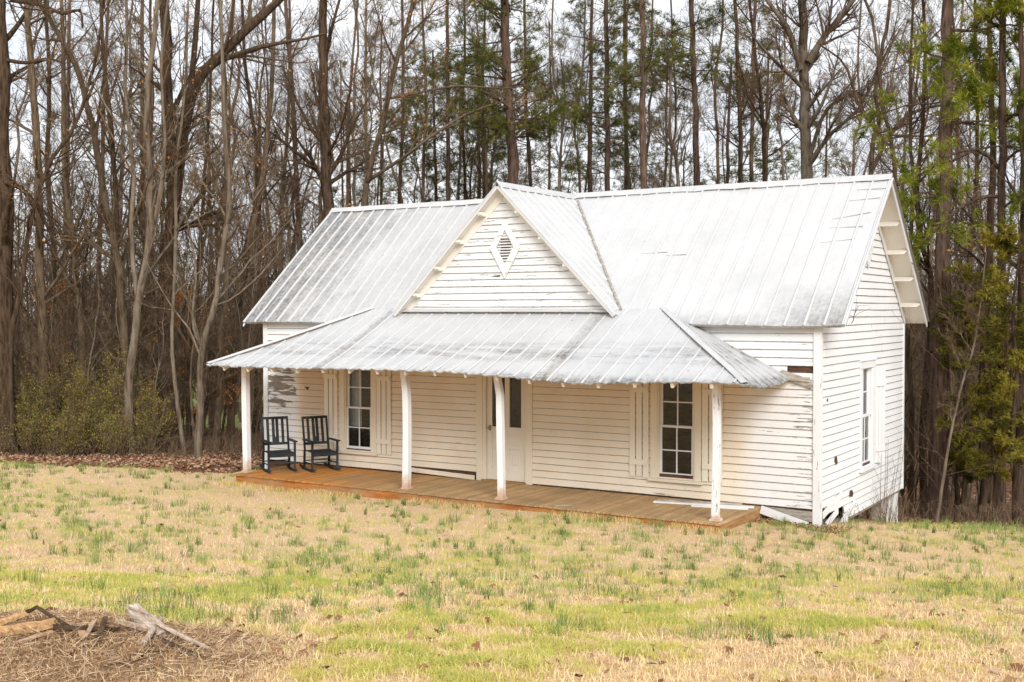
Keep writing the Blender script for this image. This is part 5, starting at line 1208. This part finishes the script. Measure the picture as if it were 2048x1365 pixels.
sf = stump_far(XY[:, 0], XY[:, 1]); gr = gr-.3*(1-sf)-.07*np.clip((9.5-d)/3, 0, 1); isg = (gr > .575) | (g.random(len(gr)) < .06); h = np.where(isg, g.uniform(.03, .075, len(XY)), g.uniform(.4, 1.2, len(XY))*(.008+.055*vnoise(XY[:, 0], XY[:, 1], 9., 31)**2))*(1+d*.004); w = np.where(isg, .004, .0035)*(1+d*.06)
tint = np.where(sf < g.random(len(XY)), g.random(len(XY))**1.6*.2, np.where(isg, np.clip(.5+(gr-.575)*2.6+g.normal(size=len(XY))*.14, .3, 1), np.clip(g.random(len(XY))*.26-.04+.13*(vnoise(XY[:, 0], XY[:, 1], 9., 31)*.5+vnoise(XY[:, 0], XY[:, 1], 2.2, 32)*.5), 0, .31))); V, Q, T3, tn = make_blades(XY, h, w, g, tint, .7)
tag(mk('grass', V, [Q, T3], M['blade'], None, False, tint=tn), 'short dormant straw grass patched with yellow green', 'grass', kind='stuff')
# wild onion tufts
nt_ = 2400; C = lawn_points(nt_*6, 6.6, 27, g, 0); k = (vnoise(C[:, 0], C[:, 1], .35, 8)*.5+vnoise(C[:, 0], C[:, 1], 1.3, 9)*.5+g.random(len(C))*.55) > .74; k &= stump_far(C[:, 0], C[:, 1]) > g.random(len(C)); C = C[k][:nt_]; nb = 24
XY = np.repeat(C, nb, 0)+g.normal(size=(len(C)*nb, 2))*np.repeat(g.uniform(.012, .08, len(C)), nb)[:, None]; hh = np.repeat(.05+.17*g.random(len(C))**1.3, nb)*g.uniform(.5, 1.1, len(XY)); dd = depth_of(XY[:, 0], XY[:, 1])
V, Q, T3, tn = make_blades(XY, hh, .0034*(1+dd*.05), g, np.clip(np.repeat(g.random(len(C)), nb)*.7+g.random(len(XY))*.3, 0, 1), .35); tag(mk('grass_tufts', V, [Q, T3], M['tuft'], None, False, tint=tn), 'taller blue green wild onion tufts dotted over the lawn', 'grass', kind='stuff')
# rough grass left standing along the foot of the porch
n = 5200; x = g.uniform(-11.3, -.6, n); y = -1.93-np.abs(g.normal(size=n))*.13; XY = np.stack([x, y], 1); kk = vnoise(x, y*0, 1.6, 44) > .35; XY = XY[kk]; n = len(XY)
V, Q, T3, tn = make_blades(XY, g.uniform(.04, .13, n), np.full(n, .007), g, np.where(g.random(n) < .6, g.random(n)*.3, g.uniform(.35, .8, n)), .5); tag(mk('grass', V, [Q, T3], M['blade'], None, False, tint=tn), 'rough unmown grass fringe along the front edge of the porch', 'grass', kind='stuff')
# leaf litter
n = 64000; px = g.uniform(-420, 2300, n); d = 22+g.random(n)**1.5*26; px[:12000] = g.uniform(-150, 540, 12000); d[:12000] = g.uniform(26, 32, 12000); X = np.array([CAM+b*(FW+(a-1024)/FPX*RT) for a, b in zip(px, d)]); wa = woods_amount(X[:, 0], X[:, 1]); k = (g.random(n) < wa*1.1) & ~((X[:, 0] > -12) & (X[:, 0] < -.2) & (X[:, 1] < 5.4)); X = X[k]; X[:, 2] = ground_h(X[:, 0], X[:, 1])+g.uniform(.0, .05, len(X))
V, F, T = leaves(X, .11, g, flat=.65); tag(VB().add(V, F, T).build('leaf_litter', M['litter'], smooth=False), 'brown fallen leaves covering the woods floor', 'leaves', kind='stuff')
C = lawn_points(680, 5.6, 26, g); X = np.stack([C[:, 0], C[:, 1], ground_h(C[:, 0], C[:, 1])+g.uniform(.008, .03, len(C))], 1); V, F, T = leaves(X, .085, g, flat=.6); tag(VB().add(V, F, T).build('fallen_leaves', M['litter'], smooth=False), 'scattered dry leaves lying on the lawn', 'leaves', kind='stuff')
# leaves and straw against the house corner
n = 900; x = g.uniform(-.95, .5, n); y = g.uniform(-.6, .15, n); X = np.stack([x, y, ground_h(x, y)+g.uniform(0, .05, n)], 1); V, F, T = leaves(X, .05, g, flat=.5); tag(VB().add(V, F, T).build('leaf_litter', M['litter'], smooth=False), 'dry leaves gathered at the foot of the near house corner', 'leaves', kind='stuff')
# ------------------------------------------------------------------ rotten stump in the foreground
M['stumpw'] = mat_wood('bleached_rotten_wood', (.16, .10, .06), (.66, .55, .45), (3, 22, 22), 2., mottle=(.38, .23, .12))
M['stumpo'] = mat_wood('orange_rotten_wood', (.24, .12, .05), (.62, .40, .20), (3, 22, 22), 2.)
def chunk(name, pts, rad, mat, parent, seed, k=9, flat=.6):
    """gnarled piece of wood following pts"""
    g = np.random.default_rng(seed); P = resample(pts, 16); R = np.interp(np.linspace(0, 1, 16), np.linspace(0, 1, len(rad)), rad); tan = unit(np.gradient(P, axis=0)); s = unit(np.cross(tan, [0, 0, 1.])); u = np.cross(s, tan); V = []
    prof = g.uniform(.65, 1.25, k)
    for i in range(16):
        for j in range(k): a = 2*math.pi*j/k; q = R[i]*prof[j]*g.uniform(.86, 1.14); V.append(P[i]+s[i]*math.cos(a)*q+u[i]*math.sin(a)*q*flat)
    F = [(i*k+j, i*k+(j+1) % k, (i+1)*k+(j+1) % k, (i+1)*k+j) for i in range(15) for j in range(k)]; V += [P[0], P[-1]]; n = 16*k
    T3 = [(n, (j+1) % k, j) for j in range(k)]+[(n+1, 15*k+j, 15*k+(j+1) % k) for j in range(k)]
    return mk(name, np.array(V), [np.array(F), np.array(T3)], mat, parent, False)
f = at(150, 1262, 6.3); st = empty('tree_stump', (f[0], f[1], gz(f[0], f[1])), 'rotten splintered remains of a tree stump with bleached roots in the left foreground', 'stump')
def sp_(px, py, d=None, lift=.03):
    for dd_ in np.arange(4.5, 12, .05):
        p_ = at(px, py, dd_)
        if p_[2] < gz(p_[0], p_[1])+lift: return p_
    return at(px, py, 6.3)
def shard(name, foot, tip, w0, w1, t_, mat, seed, n=7):
    w0 *= .68; w1 *= .68; t_ *= .7
    """split piece of stump wood: a slab with torn ends and grooved faces"""
    g = np.random.default_rng(seed); a = np.array(foot); b = np.array(tip); d = unit(b-a); sd = unit(np.cross(d, [0, 0, 1.])+g.normal(size=3)*.15); u = np.cross(sd, d); V = []; m = 8
    for i in range(m+1):
        t = i/m; w_ = w0+(w1-w0)*t
        for lay in (-1, 1):
            for k in range(n):
                q = k/(n-1)-.5; e = (g.uniform(-.07, .07)*np.linalg.norm(b-a)) if i in (0, m) else 0
                V.append(a+(b-a)*t+d*e+sd*q*w_+u*(lay*t_*.5*(1-1.5*q*q)+g.normal()*t_*.10+(.25*t_ if k % 2 else 0)))
    F = []
    r = 2*n
    for i in range(m):
        for k in range(n-1):
            o = i*r+k; F.append((o, o+r, o+r+1, o+1)); F.append((o+n, o+n+1, o+n+r+1, o+n+r))
        for k, (p, q) in ((0, (i*r, i*r+n)), (n-1, (i*r+2*n-1, i*r+n-1))): F.append((p, q, q+r, p+r))
    for base in (0, m*r):
        for k in range(n-1): F.append((base+k, base+k+1, base+n+k+1, base+n+k))
    return mk(name, np.array(V), [np.array(F)], mat, st, False)
Up = lambda p, h: np.array(p)+np.array([0, 0, h])
shard('wood_chunk', sp_(330, 1270), Up(sp_(262, 1246), .08), .11, .12, .06, M['stumpw'], 1)
shard('wood_chunk', sp_(300, 1262), Up(sp_(236, 1258), .035), .06, .09, .04, M['stumpw'], 2)
shard('wood_chunk', sp_(285, 1290), Up(sp_(322, 1256), .05), .05, .03, .025, M['stumpw'], 12)
shard('root', Up(sp_(318, 1268), .05), sp_(436, 1308, lift=.0), .05, .015, .02, M['stumpw'], 3)
shard('root', Up(sp_(326, 1288), .015), sp_(420, 1322, lift=.0), .05, .02, .02, M['bark_dark'], 13)
shard('root', Up(sp_(110, 1268), .03), sp_(232, 1262), .05, .05, .03, M['bark_dark'], 4)
shard('wood_chunk', sp_(-70, 1275), Up(sp_(104, 1262), .03), .16, .04, .06, M['stumpo'], 5)
shard('wood_chunk', sp_(-40, 1262), Up(sp_(52, 1252), .06), .10, .03, .04, M['stumpo'], 15)
shard('root', Up(sp_(30, 1250), .03), Up(sp_(75, 1246), .085), .05, .02, .02, M['bark_dark'], 6)
shard('root', Up(sp_(75, 1246), .08), sp_(150, 1262), .035, .03, .02, M['bark_dark'], 16)
shard('wood_chunk', sp_(28, 1288), Up(sp_(104, 1272), .02), .035, .02, .02, M['stumpw'], 7)
shard('bark_slab', sp_(196, 1276), Up(sp_(212, 1254), .05), .05, .04, .015, M['bark_dark'], 8)
shard('bark_slab', sp_(168, 1278), Up(sp_(190, 1256), .04), .04, .03, .015, M['stumpw'], 18)
for k_ in range(26):
    a_ = sp_(rnd.uniform(-20, 400), rnd.uniform(1268, 1340), lift=.012); an = rnd.uniform(0, 3.14); L_ = rnd.uniform(.05, .2); shard('splinter', a_, a_+np.array((math.cos(an)*L_, math.sin(an)*L_, rnd.uniform(-.005, .04))), .02, .008, .008, M[rnd.choice(['stumpw', 'stumpo', 'bark_dark'])], 50+k_, n=4)
g = np.random.default_rng(9); n = 38000; la_ = g.uniform(-1.9, 2.2, n); de_ = g.uniform(-2.2, .7, n); x = SX+la_*RT[0]+de_*FW[0]; y = SY+la_*RT[1]+de_*FW[1]; k = g.random(n) > stump_far(x, y)*1.1; x = x[k]; y = y[k]; n = len(x); z = ground_h(x, y); dirs = unit(np.stack([g.normal(size=n), g.normal(size=n), g.normal(size=n)*.25], 1)); X = np.stack([x, y, z+g.uniform(0, .03, n)], 1)
V, F, T = blades(X, dirs, 1, .10, .0042, g, spread=.2); tag(VB().add(V, F, T).build('straw', mat_tint('dry_straw', (.14, .075, .035), (.42, .27, .15), (.74, .56, .37)), smooth=False), 'dry straw and needles heaped around the rotten stump', 'straw', kind='stuff')
